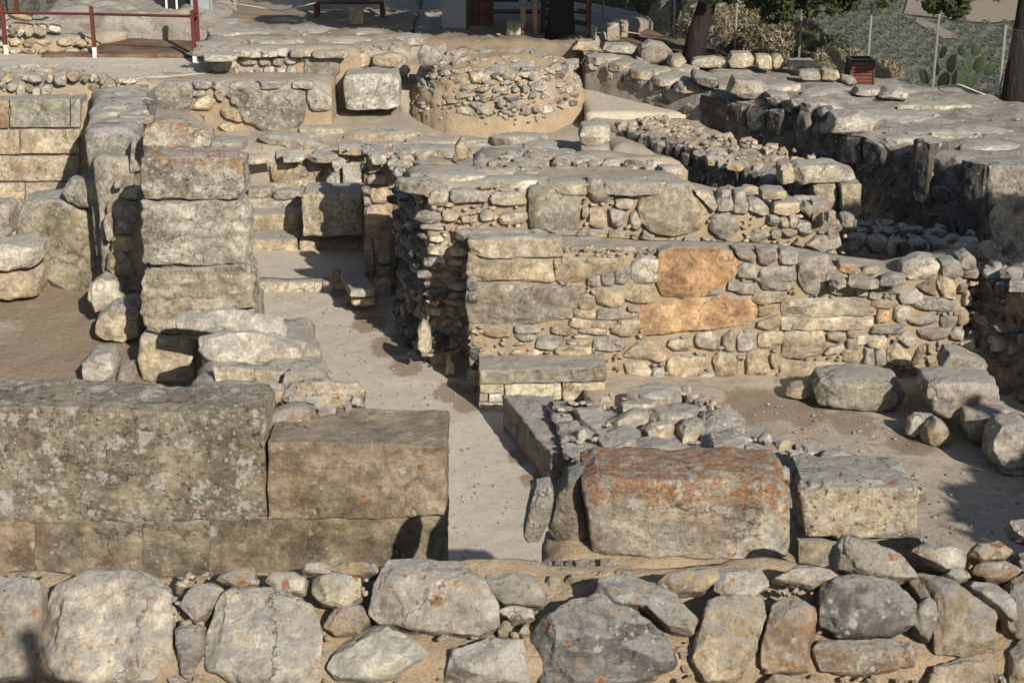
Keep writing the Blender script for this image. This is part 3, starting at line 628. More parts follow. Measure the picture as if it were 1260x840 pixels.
f2e = WF((4.5, 21.75), (4.4, 22.6)); fill(f2e, [(0, 0), (.9, 0), (.9, 2.1), (0, 2.1)], w2, .25, .18, 'gct', px=False)
# stones at the foot of the recess
for q, c in [([(513,432),(514,405),(520,396),(529,408),(531,430),(522,440)],'c'), ([(548,462),(549,446),(554,440),(560,450),(561,462)],'c')]: stone(VF(21.3), q, w2, c, .02, .3)
# stones lying along its crest
w3 = rubble_wall('w3', 'rubble_wall', 'short row of crest stones with one cream block and one white-spotted slab, above the pitted boulder', 'ruined wall', (2, 23.4, 2))
f3 = VF(23.4)
core(w3, [(-.5, 23.46), (2.6, 23.46), (2.45, 23.8), (-.6, 24.6)], .2, 2.62, amp=.05, seed=31)
for q, c in [([(731,205),(735,198),(760,199),(760,222),(748,226),(735,215)],'y'), ((760,203,793,221),'g'), ([(792,220),(793,204),(830,203),(838,214),(836,221)],'g'), ([(640,214),(645,193),(660,188),(690,190),(722,198),(724,214),(700,222),(665,220)],(.26,.235,.20)),
          ([(582,222),(582,200),(590,194),(598,198),(600,222)],'g'), ((600,197,640,214),'t')]:
    stone(f3, q, w3, c, .03, .45, p=6, lo=.25, lw=.7, ld=.5)
fill(HF(2.66), [(600,206),(650,180),(730,190),(830,203),(830,212),(640,214)], w3, .34, .26, 'gglt', pro=.06, lo=.4, lw=.6, ld=.4)
stone(VF(24.6), [(556,200),(560,180),(568,170),(574,176),(577,198)], None, 't', 0, .3, name='standing_stone', lo=.5, p=4)
tag(bpy.data.objects['standing_stone'], 'small pointed upright stone with orange lichen at the edge of the middle terrace', 'stone')

# ================================================================== pier wall left of the recess
w4 = rubble_wall('w4', 'stone_pier', 'narrow pier of stacked cream blocks at the left of the dark doorway gap', 'pier', (-2.1, 25, 0))
f4 = VF(25.1)
core(w4, [(-2.33, 25.16), (-1.9, 25.16), (-1.84, 25.8), (-2.35, 25.8)], -.1, 2.33, amp=.03, seed=41)
for q, c in [((452,186,476,213),'g'), ((451,214,476,227),'c'), ((455,228,480,251),'t'), ((449,251,482,288),'t'), ([(460,292),(482,289),(481,325),(461,325)],'t'), ((461,326,480,343),'t'), ([(461,368),(462,346),(474,338),(484,346),(484,368),(472,374)],'c'), ((448,292,461,345),'g')]:
    stone(f4, q, w4, c, .06, .5, p=8, lo=.08, lw=.1, ld=.2)
fill(HF(2.34), [(450,182),(520,180),(520,200),(480,208),(450,190)], w4, .3, .25, 'gtl', pro=.05, lo=.5, lw=.5)
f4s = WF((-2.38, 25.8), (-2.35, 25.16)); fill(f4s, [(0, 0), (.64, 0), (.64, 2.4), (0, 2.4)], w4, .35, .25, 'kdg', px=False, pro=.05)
f4r = WF((-1.88, 25.16), (-1.82, 25.8)); fill(f4r, [(0, 0), (.64, 0), (.64, 2.4), (0, 2.4)], w4, .3, .22, 'gct', px=False, pro=.05)
# back of the doorway gap
w5 = rubble_wall('w5', 'rubble_wall', 'shaded rubble back wall deep inside the narrow doorway gap', 'ruined wall', (-1.6, 25.6, 0))
core(w5, [(-1.95, 25.3), (-1.0, 24.2), (-.8, 24.8), (-1.7, 26)], -.1, 2.3, amp=.04, seed=43)
fill(WF((-1.95, 25.3), (-1.0, 24.2)), [(0, 0), (1.45, 0), (1.45, 2.3), (0, 2.3)], w5, .28, .2, 'kdg', px=False, pro=.05, ld=.7)  # gloom of the gap partly painted by the near-black stones

# ================================================================== steps and blocks at the head of the path
st = thing('stone_steps', 'worn limestone steps climbing from the end of the path', 'steps', (-3.9, 27.5, 0))
def step(quad, z0, z1, c='c', **k): return mass('step', quad, z0, z1, M_stone, st, amp=.018, res=.09, c=c, lo=.05, lw=.3, ld=.5, **k)
step([(-4.3, 25.3), (-3.1, 25.3), (-3.1, 25.55), (-4.3, 25.55)], -.1, .165, 'l', seed=2)
step([(-3.08, 25.33), (-2.9, 25.33), (-2.9, 25.55), (-3.08, 25.55)], -.1, .16, 'l', seed=3)
step([(-4.75, 27.2), (-3.72, 27.2), (-3.72, 27.85), (-4.9, 27.85)], -.1, .35, 'c', seed=3)
step([(-3.70, 27.22), (-2.45, 27.22), (-2.45, 27.85), (-3.70, 27.85)], -.1, .34, 'c', seed=13)
step([(-4.85, 27.82), (-3.75, 27.82), (-3.75, 28.5), (-4.95, 28.5)], -.1, .64, 't', seed=4)
step([(-4.9, 28.3), (-3.8, 28.3), (-3.8, 28.8), (-5, 28.8)], -.1, .80, 'g', seed=5)
step([(-5, 28.6), (-3.85, 28.6), (-3.9, 29.3), (-5.05, 29.3)], -.1, 1.0, 'g', seed=6)
step([(-5, 29.1), (-4.3, 29.1), (-4.3, 29.7), (-5.05, 29.7)], -.1, 1.25, 'b', seed=8)
for q, Y, c in [((303,232,335,246), 28.3, 'g'), ((336,234,372,248), 28.25, 'g'), ([(331,203),(345,200),(362,204),(360,230),(336,232)], 28.6, 't'), ((362,206,400,222), 28.75, 't'), ((355,222,372,232), 28.6, 'c')]:
    stone(VF(Y), q, st, c, .02, .4, lo=.7 if c == 't' else .2, lw=.5, ld=.5)
blk('limestone_block', 'large squared pitted block standing at the top of the path beside the steps', 'stone block', [(371,240),(374,236),(446,236),(447,291),(372,291)], .34, .75, 'c', Y=26.9, p=14, chops=2, cut=.05, lo=.05, lw=.5, ld=.7, nmul=1.3)
blk('stone_bollard', 'small rounded stone standing on the edge of the squared pitted block', 'stone', [(399,236),(400,222),(408,214),(417,218),(418,234),(410,238)], 1.12, .25, 'l', Y=27.9, lo=.2)
blk('upright_slab', 'tall narrow upright slab above the shaded corner at the steps', 'stone slab', [(421,232),(421,187),(435,184),(452,186),(451,231)], .9, .3, 'l', Y=28.45, p=12, chops=1, cut=.04, lw=.6, ld=.5)
w6 = rubble_wall('w6', 'rubble_wall', 'low terrace wall in shade between the squared block and the cream pier', 'ruined wall', (-2.6, 28.7, 0))
core(w6, [(-4.3, 28.75), (-1.9, 28.6), (-1.9, 29.3), (-4.3, 29.3)], -.1, 1.5, amp=.03, seed=51)
fill(WF((-4.3, 28.75), (-1.9, 28.6)), [(0, .3), (2.4, .3), (2.4, 1.5), (0, 1.5)], w6, .4, .25, 'glt', px=False, pro=.06, lo=.3, lw=.4)
fill(HF(1.56), [(310,195),(330,172),(380,168),(470,176),(560,180),(560,190),(450,192),(420,200)], w6, .55, .4, 'gglc', pro=.06, lo=.4, lw=.5)
stone(VF(29.0), [(315,170),(330,166),(380,170),(402,180),(398,189),(345,191),(325,180)], w6, 'g', .1, .6, lo=.45)
fill(HF(1.75), [(420,205),(470,165),(640,172),(720,182),(720,190),(560,185),(500,182)], w6, .7, .5, 'lgl', pro=.03, lo=.2, lw=.4, keep=.8)
# small bench on the path
bn = thing('low_bench', 'low stone bench of one slab on a rough block beside the path', 'stone bench', (-2.5, 24.5, 0))
stone(VF(23.9), [(430,365),(432,357),(462,355),(461,364),(445,366)], bn, 'g', 0, .1, p=10, chops=0, amp=.01, name='seat_edge')
mass('slab', [xy(431,357,.42), xy(462,356,.42), xy(448,334,.42), xy(419,334,.42)], .30, .42, M_stone, bn, amp=.012, res=.07, c='c', lw=.1, ld=.2)
stone(VF(24.05), [(431,378),(431,366),(461,365),(463,376),(450,379)], bn, 'y', 0, .5, name='support_block', p=5)
blk('small_stone', 'small square ochre stone on the step edge behind the low bench', 'stone', [(405,348),(405,336),(418,336),(419,348)], .15, .3, 't', p=8)

# ================================================================== PILLAR
pr = thing('ashlar_pillar', 'tall weathered pillar of four stacked limestone courses at the left', 'pillar', (-4.1, 21.6, 0))
fP = VF(21.0)
for q, c, d, k in [
   ([(172,198),(190,193),(240,192),(290,193),(300,200),(301,235),(292,246),(235,247),(176,246),(171,225)], (.36,.34,.29), .6, dict(lo=.95, lw=.9, ld=.75, p=12, amp=.06)),
   ([(173,249),(240,248),(296,248),(305,262),(306,300),(303,326),(240,329),(173,329),(171,290)], (.47,.44,.37), .6, dict(lo=0, lw=.35, ld=.65, p=12, amp=.10, strata=.018)),
   ([(172,331),(240,330),(304,327),(312,345),(311,378),(290,382),(250,400),(218,411),(180,409),(171,390)], (.47,.42,.33), .65, dict(lo=0, lw=.2, ld=.65, p=12, amp=.11, strata=.022)),
   ([(250,402),(290,384),(312,380),(313,420),(300,440),(250,440)], 'g', 1.1, dict(lo=0, lw=.1, ld=.4, p=6)),
   ([(170,420),(175,413),(215,412),(238,414),(240,476),(200,478),(172,474),(166,445)], 'y', 1.2, dict(lo=0, lw=0, ld=.05, p=6, amp=.03))]:
    stone(fP, q, pr, c, 0, d, name='ashlar_block', chops=2, cut=.03, nmul=1.8, chip=.07, **k)
mass('mortar_core', [(-4.75, 21.15), (-3.85, 21.15), (-3.85, 21.55), (-4.75, 21.55)], -.1, 2.95, M_mortar, pr, amp=.04)
stone(VF(22.3), [(173,172),(178,158),(190,150),(215,152),(240,158),(258,164),(259,186),(230,190),(178,190)], pr, 'l', 0, .5, p=7, lo=1.0, lw=.8, ld=.6, name='cap_stone', nmul=1.3)
stone(VF(22.2), [(255,178),(257,174),(300,176),(300,186),(258,188)], pr, 'g', 0, .5, name='cap_stone')

# ================================================================== LOW WALL left of the path
wd = rubble_wall('wd', 'low_wall', 'low wall of big grey slabs running from the pillar to the lichened slab wall', 'low wall', (-3, 19.5, 0))
core(wd, [(-3.75, 16.2), (-1.7, 16.2), (-2.75, 21.1), (-3.95, 21.1)], -.1, (1.3, 1.25, 1.02, 1.02), M_stone, c='c', amp=.08, res=.09, seed=61, ld=.4, lw=.2)
fh = HF(1.08)
for q, c, z, k in [([(219,383),(240,379),(300,380),(345,388),(351,398),(348,414),(300,416),(245,404),(218,400)], 'l', 1.08, {}),
   ([(244,412),(270,404),(320,405),(372,415),(384,430),(383,440),(340,447),(262,445),(244,428)], 'l', 1.1, {}),
   ([(262,448),(300,446),(350,448),(394,455),(392,470),(330,478),(268,474)], 'c', 1.12, {}),
   ([(268,474),(300,468),(345,470),(350,486),(300,492),(270,488)], 'g', 1.16, {}),
   ([(340,462),(362,446),(395,452),(402,468),(380,478),(345,478)], 'g', 1.2, {}),
   ]:
    kk = dict(lo=.12, lw=.25, ld=.2, amp=.07); kk.update(k)
    q = [((a[0]-310)*1.04+310, a[1]+(3 if a[1] > sum(b_[1] for b_ in q)/len(q) else 0)) for a in q]
    stone(TF(G(300, max(a[1] for a in q), z).y, z, 30), q, wd, c, .03, .9, p=8, name='slab', nmul=1.4, **kk)

fl_ = WF((-3.97, 21.1), (-3.7, 18.0)); fill(fl_, [(0, 0), (3.1, 0), (3.1, 1.0), (0, .85)], wd, .42, .3, 'kdg', px=False, pro=.10, dep=.4, ld=.5)

# ================================================================== SLAB WALL, left foreground
sw = rubble_wall('sw', 'orthostat_wall', 'thick foreground wall of huge upright slabs spattered with white lichen, left', 'ruined wall', (-3, 15.4, 0))
YS = 11.4; fS = VF(YS)
stone(fS, [(-60,504),(60,500),(200,506),(322,503),(327,515),(328,636),(300,643),(100,645),(-60,645)], sw, (.32,.285,.215), .0, .6, p=22, name='upright_slab', chops=0, amp=.022, lo=.22, lw=.9, ld=.75, nmul=2.2, bare=.6, chip=.10)
stone(fS, [(329,543),(430,544),(549,548),(548,634),(400,640),(329,639)], sw, (.39,.325,.235), .02, .75, p=24, name='upright_slab', chops=0, amp=.012, lo=.25, lw=.2, ld=.35, nmul=1.8, bare=.6, chip=.07)
for x0, x1, c in [(-60,43,'b'),(41,176,(.30,.26,.19)),(174,258,(.32,.275,.20)),(256,378,(.29,.25,.18)),(376,547,(.33,.28,.20))]:
    stone(fS, [(x0,641 if x1 < 300 else 637),(x1,641 if x1 < 300 else 637),(x1,800),(x0,800)], sw, c, -.008+random.uniform(-.006, .006), .9, p=30, chip=.0, name='ashlar_block', chops=0, amp=.012, lo=.12, lw=.2, ld=.3, nmul=1.4)
mass('rubble_core', [(-4.6, 11.78), (-1.6, 11.78), (-1.6, 12.1), (-4.6, 12.1)], -.1, 3.3, M_stone, sw, amp=.06, c='b', lw=.6, ld=.5)
mass('rubble_core', [(-1.86, 11.52), (-.55, 11.55), (-.72, 12.2), (-1.75, 12.4)], -.1, (3.0, 2.98, 2.97, 3.07), M_stone, sw, amp=.03, c='b', lo=.15, lw=.35, ld=.3, seed=67)
fill(HF(3.23), [(0,478),(320,478),(400,490),(440,500),(330,520),(320,488),(0,484)], sw, .12, .09, 'blg', pro=.03, dep=.10, lo=.5, lw=1, keep=.35)

for q, c in [([(345,492),(355,470),(380,462),(410,470),(440,466),(448,478),(446,500),(400,506)],'c'), ([(270,492),(285,478),(330,474),(350,484),(345,500),(300,504)],'b'), ([(430,500),(436,486),(447,488),(450,505)],'g')]:
    stone(TF(G(300, 504, 3.02).y, 3.02, 35), q, sw, c, .08, .34, p=3.5, name='rubble_stone', lo=.4, lw=.9, ld=.8, amp=.12, chops=6, nmul=1.4)
fill(HF(3.02), [(270,500),(345,490),(420,488),(446,500),(420,515),(330,512),(272,512)], sw, .16, .13, 'glbc', pro=.05, dep=.16, lo=.5, lw=.9, ld=.5)
struct(mass('lower_terrace', [(-6.5, 8.9), (-.62, 8.9), (-.62, 11.6), (-6.5, 11.6)], -.3, 1.75, M_soil, amp=.03, res=.15, seed=19))
struct(mass('viewing_terrace', [(-9, 2.4), (9, 2.4), (9, 8.1), (-9, 8.1)], -.3, 2.8, M_soil, amp=.03, res=.2, seed=20))

# layered bedrock sheets weathering out of the upper terraces
def sheets(par, z, spots, cc='gllc'):
    for (x, y, w, h) in spots:
        pts = [(x+math.cos(2*math.pi*j/9)*w/2*random.uniform(.75, 1.15), y+math.sin(2*math.pi*j/9)*h/2*random.uniform(.7, 1.15)) for j in range(9)]
        stone(HF(z), pts, par, random.choice(cc), random.uniform(.02, .05), .2, p=6, name='rock_sheet', lo=.15, lw=.3, ld=.3, nmul=.85, amp=.04, freq=6)
sheets(PLAT, 3.05, [(270,52,60,9),(340,50,80,8),(420,48,70,8),(300,38,90,8),(385,36,70,7),(455,38,60,7),(280,26,60,6),(350,24,50,6),(500,44,50,7),(440,25,60,5),(310,60,60,5),(480,54,40,5)])
sheets(KT, 1.78, [(470,162,90,9),(560,172,100,9),(640,168,80,8),(520,182,110,9),(620,184,110,8),(440,178,60,7),(400,158,60,7),(690,176,60,8),(420,146,50,6),(470,148,60,6)])

sheets(KT, 1.80, [(730,178,80,9),(790,188,70,9),(700,188,70,9),(740,196,60,8),(670,176,70,8)])
sheets(w2, 2.68, [(560,216,90,9),(630,220,90,8),(520,222,60,8),(700,224,80,7),(780,226,80,7),(600,210,80,7)])
sheets(w1, 2.02, [(620,285,70,8),(740,306,80,7),(830,303,70,6)])
R = random.uniform
# ================================================================== FOREGROUND WALL
fw = rubble_wall('fw', 'rubble_wall', 'nearest wall of big lichened boulders set in sandy mortar across the bottom of the picture', 'ruined wall', (0, 8.6, 0))
fF = TF(8.47, 3.51, 40)
core(fw, [(-5.2, 8.16), (5.6, 8.16), (5.6, 9.0), (-5.2, 8.82)], -.1, (3.19, 3.19, 3.485, 3.43), amp=.045, res=.045, topmat=None, rnd=.03, seed=71, freq=2)
FG = [
 ([(-14,712),(20,712),(50,716),(57,740),(52,790),(42,842),(-14,850)],'g',.4,{}),
 ([(58,745),(75,722),(110,706),(165,702),(205,716),(213,760),(210,815),(190,836),(120,842),(70,838),(56,800)],'l',.45,dict(lo=.35,lw=.7,ld=.1,amp=.08)),
 ([(222,745),(235,722),(262,715),(275,725),(262,750),(240,765)],'g',.06,dict(lo=.35)),
 ([(216,775),(220,769),(252,770),(252,800),(240,828),(222,830)],'g',.1,dict(lw=.6)),
 ([(268,740),(290,722),(345,724),(382,742),(394,775),(395,840),(300,842),(258,825),(254,790)],'l',.45,dict(lo=.12,lw=.5,ld=.25,amp=.09)),
 ([(265,712),(285,700),(312,698),(314,718),(290,724)],'t',.06,dict(lo=.8)),([(325,716),(335,704),(362,702),(377,712),(372,728),(345,730)],'l',.08,dict(lo=.8)),
 ([(384,728),(386,712),(410,706),(443,712),(444,735),(425,748),(395,742)],'c',.1,dict(lo=.55,lw=.6)),([(370,704),(375,692),(395,690),(410,698),(405,706)],'l',.05,{}),
 ([(400,700),(430,690),(462,692),(468,704),(440,710)],'t',.03,dict(lo=.5)),([(398,770),(410,748),(445,742),(458,760),(440,778),(412,782)],'b',.03,dict(lw=.7)),
 ([(404,822),(415,800),(440,770),(462,766),(500,782),(533,808),(508,832),(450,838),(415,834)],(.50,.49,.43),.28,dict(lo=0,lw=.15,ld=.02,chops=7,cut=.25,amp=.05)),
 ([(458,755),(462,722),(472,696),(482,690),(560,692),(592,712),(614,745),(612,770),(590,782),(530,778),(470,768)],'g',.40,dict(lo=.5,lw=.35,ld=.25,p=6)),
 ([(548,838),(556,800),(600,786),(645,786),(652,842)],'g',.2,dict(lo=.25,lw=1,ld=.3)),([(590,722),(600,706),(650,704),(672,728),(668,744),(620,742)],'g',.03,dict(lo=.4)),
 ([(612,752),(625,744),(655,748),(658,760),(630,764)],'l',.05,dict(lo=.5)),
 ([(653,842),(655,785),(672,758),(705,740),(738,733),(772,746),(818,784),(830,818),(800,838),(760,844)],(.24,.235,.22),.42,dict(lo=.6,lw=.5,ld=.6,amp=.09,cut=.2)),
 ([(732,742),(735,713),(775,707),(825,726),(856,762),(850,782),(822,776),(795,752)],'g',.2,dict(lo=.4,lw=.2)),
 ([(808,720),(820,705),(880,699),(886,712),(865,728),(828,731)],'t',.10,dict(lo=1)),([(878,728),(880,705),(905,697),(935,702),(946,720),(925,734),(890,736)],'l',.12,dict(lw=.4,ld=.4)),
 ([(862,765),(868,742),(905,728),(938,738),(942,760),(930,800),(912,836),(868,838),(850,810)],'c',.28,dict(lo=.05,lw=.2,ld=.2,strata=.01)),
 ([(937,828),(935,795),(950,745),(975,733),(1003,748),(1004,785),(995,825)],'b',.26,dict(ld=.3)),
 ([(952,712),(985,694),(1020,700),(1031,710),(1000,722)],'l',.08,dict(lo=.3)),
 ([(1009,745),(1012,718),(1045,708),(1100,712),(1126,742),(1127,768),(1095,783),(1030,785),(1010,770)],(.19,.185,.175),.36,dict(lo=.25,lw=.55,ld=.2,amp=.04)),
 ([(1000,800),(1010,788),(1080,786),(1128,792),(1120,820),(1060,832),(1010,826)],'b',.12,dict(ld=.2)),
 ([(1029,672),(1034,662),(1052,658),(1080,666),(1108,688),(1127,712),(1100,714),(1060,708),(1033,700)],'g',.30,dict(lo=.9,lw=.35,ld=.4,amp=.08)),
 ([(1122,775),(1126,745),(1140,736),(1158,745),(1152,770),(1142,790)],'g',.12,{}),
 ([(1124,716),(1128,706),(1150,706),(1196,732),(1234,760),(1232,798),(1212,812),(1150,802),(1146,760)],(.33,.28,.21),.28,dict(lo=.25,lw=.2,ld=.35,cut=.2)),
 ([(1118,678),(1135,670),(1165,668),(1186,684),(1184,704),(1160,702),(1140,692)],'l',.2,dict(lo=.5,lw=.5)),([(1190,684),(1200,670),(1225,668),(1243,680),(1235,690),(1205,692)],'t',.15,dict(lo=.9)),
 ([(1160,708),(1166,698),(1185,700),(1192,712),(1175,718)],'g',.12,{}),([(1195,706),(1200,694),(1235,690),(1256,702),(1245,714),(1215,716)],'b',.1,{}),
 ([(1190,722),(1195,715),(1225,718),(1248,745),(1256,770),(1246,774),(1225,752)],'g',.2,dict(lw=.4)),([(1238,770),(1238,716),(1262,706),(1290,715),(1290,790),(1250,785)],'g',.25,dict(lw=.4)),
 ([(1240,842),(1242,800),(1262,782),(1300,790),(1300,850)],'c',.2,dict(lo=.2,lw=.4)),([(1140,842),(1146,820),(1180,810),(1215,815),(1220,842)],'c',.1,{}),([(1062,735),(1070,722),(1100,722),(1118,735),(1100,742)],'t',.02,{}),
 ([(858,800),(866,775),(880,785),(880,820),(864,835)],'b',.05,{}),([(940,840),(950,830),(990,832),(995,848)],'c',.1,{}),
]
def grow(q, f=1.05):
    mx = sum(a[0] for a in q)/len(q); my = sum(a[1] for a in q)/len(q); return [(mx+(a[0]-mx)*f, my+(a[1]-my)*f) for a in q]
for q, c, pro, k in FG:
    q = grow(q)
    kk = dict(lo=.55, lw=.6, ld=.4, amp=.07, p=4.5, chops=5, cut=.16); kk.update(k)
    stone(fF, q, fw, c, min(pro, .17)*.5+.012, .38 if pro > .15 else .2, nmul=1.5, **kk)
fill(fF, [(0,700),(640,700),(700,730),(1000,700),(1260,690),(1260,845),(0,845)], fw, .13, .11, 'tbcg', [q for q, a, b, d in FG], pro=.015, dep=.12, keep=.6, lo=.3, gap=.12)
fill(fF, [(0,705),(640,705),(700,735),(1000,705),(1260,695),(1260,845),(0,845)], fw, .085, .07, 'tbcgl', [q for q, a, b, d in FG], pro=.012, dep=.08, keep=.75, lo=.4, gap=.08)
fill(HF(3.43), [(560,690),(700,700),(1000,692),(1000,712),(600,714)], fw, .17, .10, 'tcgb', pro=.02, dep=.1, keep=.65, lo=.5)
fill(fF, [(3.0, -.35), (5.3, -.35), (5.3, .45), (3.0, .45)], fw, .3, .22, 'gtcl', px=False, pro=.06, dep=.25, lo=.4)
fill(fF, [(-5.0, -.35), (-3.3, -.35), (-3.3, .3), (-5.0, .3)], fw, .3, .22, 'gtcl', px=False, pro=.06, dep=.25, lo=.4)
chink(fF, [(0,705),(640,705),(700,735),(1000,705),(1260,700),(1260,840),(0,840)], fw, 160, .012, .04, 'c', .006)
fill(VF(8.16), [(0,900),(0,842),(1260,842),(1260,900)], fw, .35, .25, 'tbcg', pro=.06)

# ================================================================== two great blocks, right of the path
mb = rubble_wall('mb', 'rubble_wall', 'crumbling mortar base under the orange-lichened block at the end of the path', 'ruined wall', (1.1, 9.5, 0))
core(mb, [(.19, 9.22), (1.87, 9.22), (1.87, 9.8), (.24, 9.8)], -.1, (3.2, 3.19, 3.2, 3.35), topmat=None, amp=.05, res=.05, seed=81)
core(mb, [(.04, 9.35), (.42, 9.25), (.43, 9.66), (.10, 9.66)], -.1, 3.03, M_stone, c='b', amp=.07, res=.045, seed=82, ld=.6)
fill(VF(9.22), [(642,730),(655,690),(760,690),(760,735)], mb, .10, .08, 'bgc', pro=.05, ld=.5, keep=.7)
bk = dict(chops=3, cut=.07, nmul=1.9)
blk('lichened_block', 'huge block with bright orange lichen along its upper edge, right of the path', 'stone block',
    [(716,600),(735,590),(800,592),(900,590),(965,594),(974,610),(975,660),(972,690),(940,697),(850,694),(760,688),(728,682),(722,650),(718,625)], .93, .6, (.47,.445,.385), Y=9.4, p=10, bare=.35, lo=1.2, lw=.75, ld=.55, amp=.035, **bk)
blk('squared_block', 'squared pale pitted block standing behind the orange-lichened one, facing the courtyard', 'stone block',
    [(984,606),(990,598),(1050,597),(1125,598),(1133,608),(1131,650),(1126,662),(1100,664),(1040,668),(990,664)], .85, .55, (.50,.45,.345), Y=9.7, p=11, lo=.45, lw=.85, ld=.75, amp=.03, **bk)
blk('foundation_slab', 'smooth buff foundation slab under the squared pale block', 'stone slab', [(984,668),(1132,664),(1150,690),(1140,760),(984,760)], .3, .6, (.42,.38,.29), Y=9.75, p=14, lo=0, lw=.1, ld=.1, amp=.02)
blk('upright_stone', 'thin upright grey stone leaning beside the path, leftmost of two', 'stone', [(643,662),(652,622),(660,602),(678,600),(682,616),(676,650),(662,672),(648,672)], .9, .22, 'g', Y=9.35, p=4, lw=.4, ld=.6, nmul=1.6)
blk('upright_stone', 'wedge-shaped upright stone tucked against the left end of the orange-lichened block', 'stone', [(676,660),(684,620),(700,594),(718,588),(728,620),(726,665),(715,682),(690,678)], .85, .32, (.33,.29,.23), Y=9.55, p=4, lw=.2, ld=.6, nmul=1.6)
# small rubble between and behind the two blocks
for q in [(905,560,950,590),(950,548,985,575),(960,566,1000,590)]: pass

# ================================================================== low rubble wall, centre right
wo = rubble_wall('wo', 'rubble_wall', 'low broad wall with a lumpy top of small grey stones, between the plinth and the courtyard', 'ruined wall', (2, 17.8, 0))
A = [xy(684,497,.6), xy(740,575,.6)]
core(wo, [(.95, 15.2), (4.1, 15.9), (2.6, 19.05), (.5, 18.9)], -.1, (.58, .56, .56, .58), M_stone, c='g', amp=.06, res=.08, seed=91, lw=.3, ld=.3)
top = [(682,500),(770,482),(840,478),(905,502),(915,540),(1000,545),(1100,563),(1130,590),(1000,600),(740,590),(712,545)]
OW = [([(768,488),(780,477),(815,475),(838,482),(840,492),(800,496)],'g'),([(760,504),(790,496),(822,498),(800,510),(770,512)],'l'),([(742,516),(770,510),(800,506),(796,520),(760,524)],'l'),
 ([(790,512),(830,498),(860,504),(856,520),(815,524)],'g'),([(860,510),(905,506),(916,530),(900,545),(862,540)],'l'),([(862,536),(905,528),(922,548),(915,566),(870,570)],'l'),
 ([(700,505),(740,500),(744,514),(735,532),(715,522)],'g'),([(735,540),(760,528),(790,536),(780,552),(745,556)],'g'),([(780,526),(830,524),(828,534),(800,540)],'c'),([(830,524),(862,520),(870,534),(840,540)],'c'),
 ([(770,548),(800,540),(830,545),(850,552),(835,562),(785,565)],'g'),([(905,560),(930,552),(962,556),(965,572),(930,578)],'l'),([(985,552),(1000,540),(1016,548),(1015,560),(990,563)],'l'),([(1000,565),(1040,558),(1060,568),(1020,576)],'g'),([(1080,570),(1095,558),(1108,568),(1105,580)],'l')]
for q, c in OW: stone(HF(.62), q, wo, c, .12, .34, p=4, lo=.55 if c == 'l' else .2, lw=.35, ld=.25, nmul=1.5, amp=.08, chops=6, cut=.25)
fill(HF(.62), top, wo, .2, .18, 'ggltc', [q for q, c in OW], pro=.09, dep=.26, lo=.5, lw=.3, gap=.05, tilt=.5)
chink(HF(.62), top, wo, 70, .03, .07, 'l', .03)
fO = WF((.44, 19.0), (.98, 15.2)); fill(fO, [(0, 0), (3.8, 0), (3.8, .6), (0, .6)], wo, .24, .22, 'kdg', px=False, pro=.08, dep=.3, ld=.6)  # path side tinted dark, its shade partly in the colour
fO2 = WF((4.12, 15.9), (2.62, 19.05)); fill(fO2, [(0, .2), (3.5, .2), (3.5, .6), (0, .6)], wo, .28, .2, 'glt', px=False, pro=.06, lo=.3)
ob = thing('orthostat_slab', 'thin long rough slab set on edge along the right side of the path', 'stone slab', (.2, 18.5, 0))
mass('slab', [xy(678,603,0), xy(704,603,0), (.52, 19.5), (-.12, 19.5)], -.1, (.46, .46, .44, .46), M_stone, ob, amp=.02, res=.04, freq=7, rnd=.01, c=(.30,.285,.25), ld=.4, lw=.15, seed=93)
# ================================================================== loose courtyard stones
cy = dict(lo=.05, lw=.3, ld=.6, nmul=1.6, amp=.045, p=5, chops=5, cut=.16)
G1 = 'fallen boulders in the courtyard'
blk('boulder', 'long flat-topped grey boulder lying alone in front of the long wall', 'boulder', [(1004,484),(1012,472),(1060,466),(1110,472),(1117,488),(1112,505),(1080,509),(1030,507),(1008,500)], .3, .7, (.31,.295,.24), G1, **dict(cy, lo=.15))
blk('boulder', 'rounded boulder topmost of the pile in the courtyard corner', 'boulder', [(1161,452),(1170,436),(1195,440),(1219,452),(1218,470),(1190,472),(1165,466)], .75, .5, 'g', G1, Y=19.3, **cy)
blk('boulder', 'wide squared boulder in the middle of the corner pile, sharp left edge', 'boulder', [(1140,490),(1145,474),(1165,472),(1232,476),(1235,500),(1215,515),(1170,520),(1150,512)], .3, .7, 'g', G1, Y=18.4, **cy)
blk('boulder', 'blocky boulder at the right picture edge in front of the wide squared one', 'boulder', [(1190,530),(1192,512),(1240,508),(1262,520),(1262,548),(1230,554),(1198,550)], .3, .55, 'c', G1, **cy)
blk('boulder', 'lowest boulder of the pile, cut by the right picture edge', 'boulder', [(1222,572),(1224,545),(1236,528),(1262,526),(1300,540),(1300,580),(1260,590),(1235,588)], .3, .6, 'g', G1, **cy)
blk('fallen_stone', 'small brown pointed stone lying in front of the corner pile', 'stone', [(1138,548),(1142,532),(1155,521),(1168,528),(1174,545),(1165,551),(1145,552)], .3, .35, 't', lo=.3, lw=.1, ld=.05, p=3.5, nmul=1.6)
blk('fallen_stone', 'small flat white-patched stone leaning behind the brown pointed one', 'stone', [(1117,538),(1120,518),(1128,512),(1150,514),(1158,522),(1135,532),(1124,540)], .3, .2, 'l', lo=.3, lw=.6, p=3.5, nmul=1.6)
blk('fallen_stone', 'flat low stone at the foot of the long wall left of the grey boulder', 'stone', [(966,488),(975,478),(1000,474),(1004,484),(990,494),(975,494)], .3, .3, 't', lo=.3)

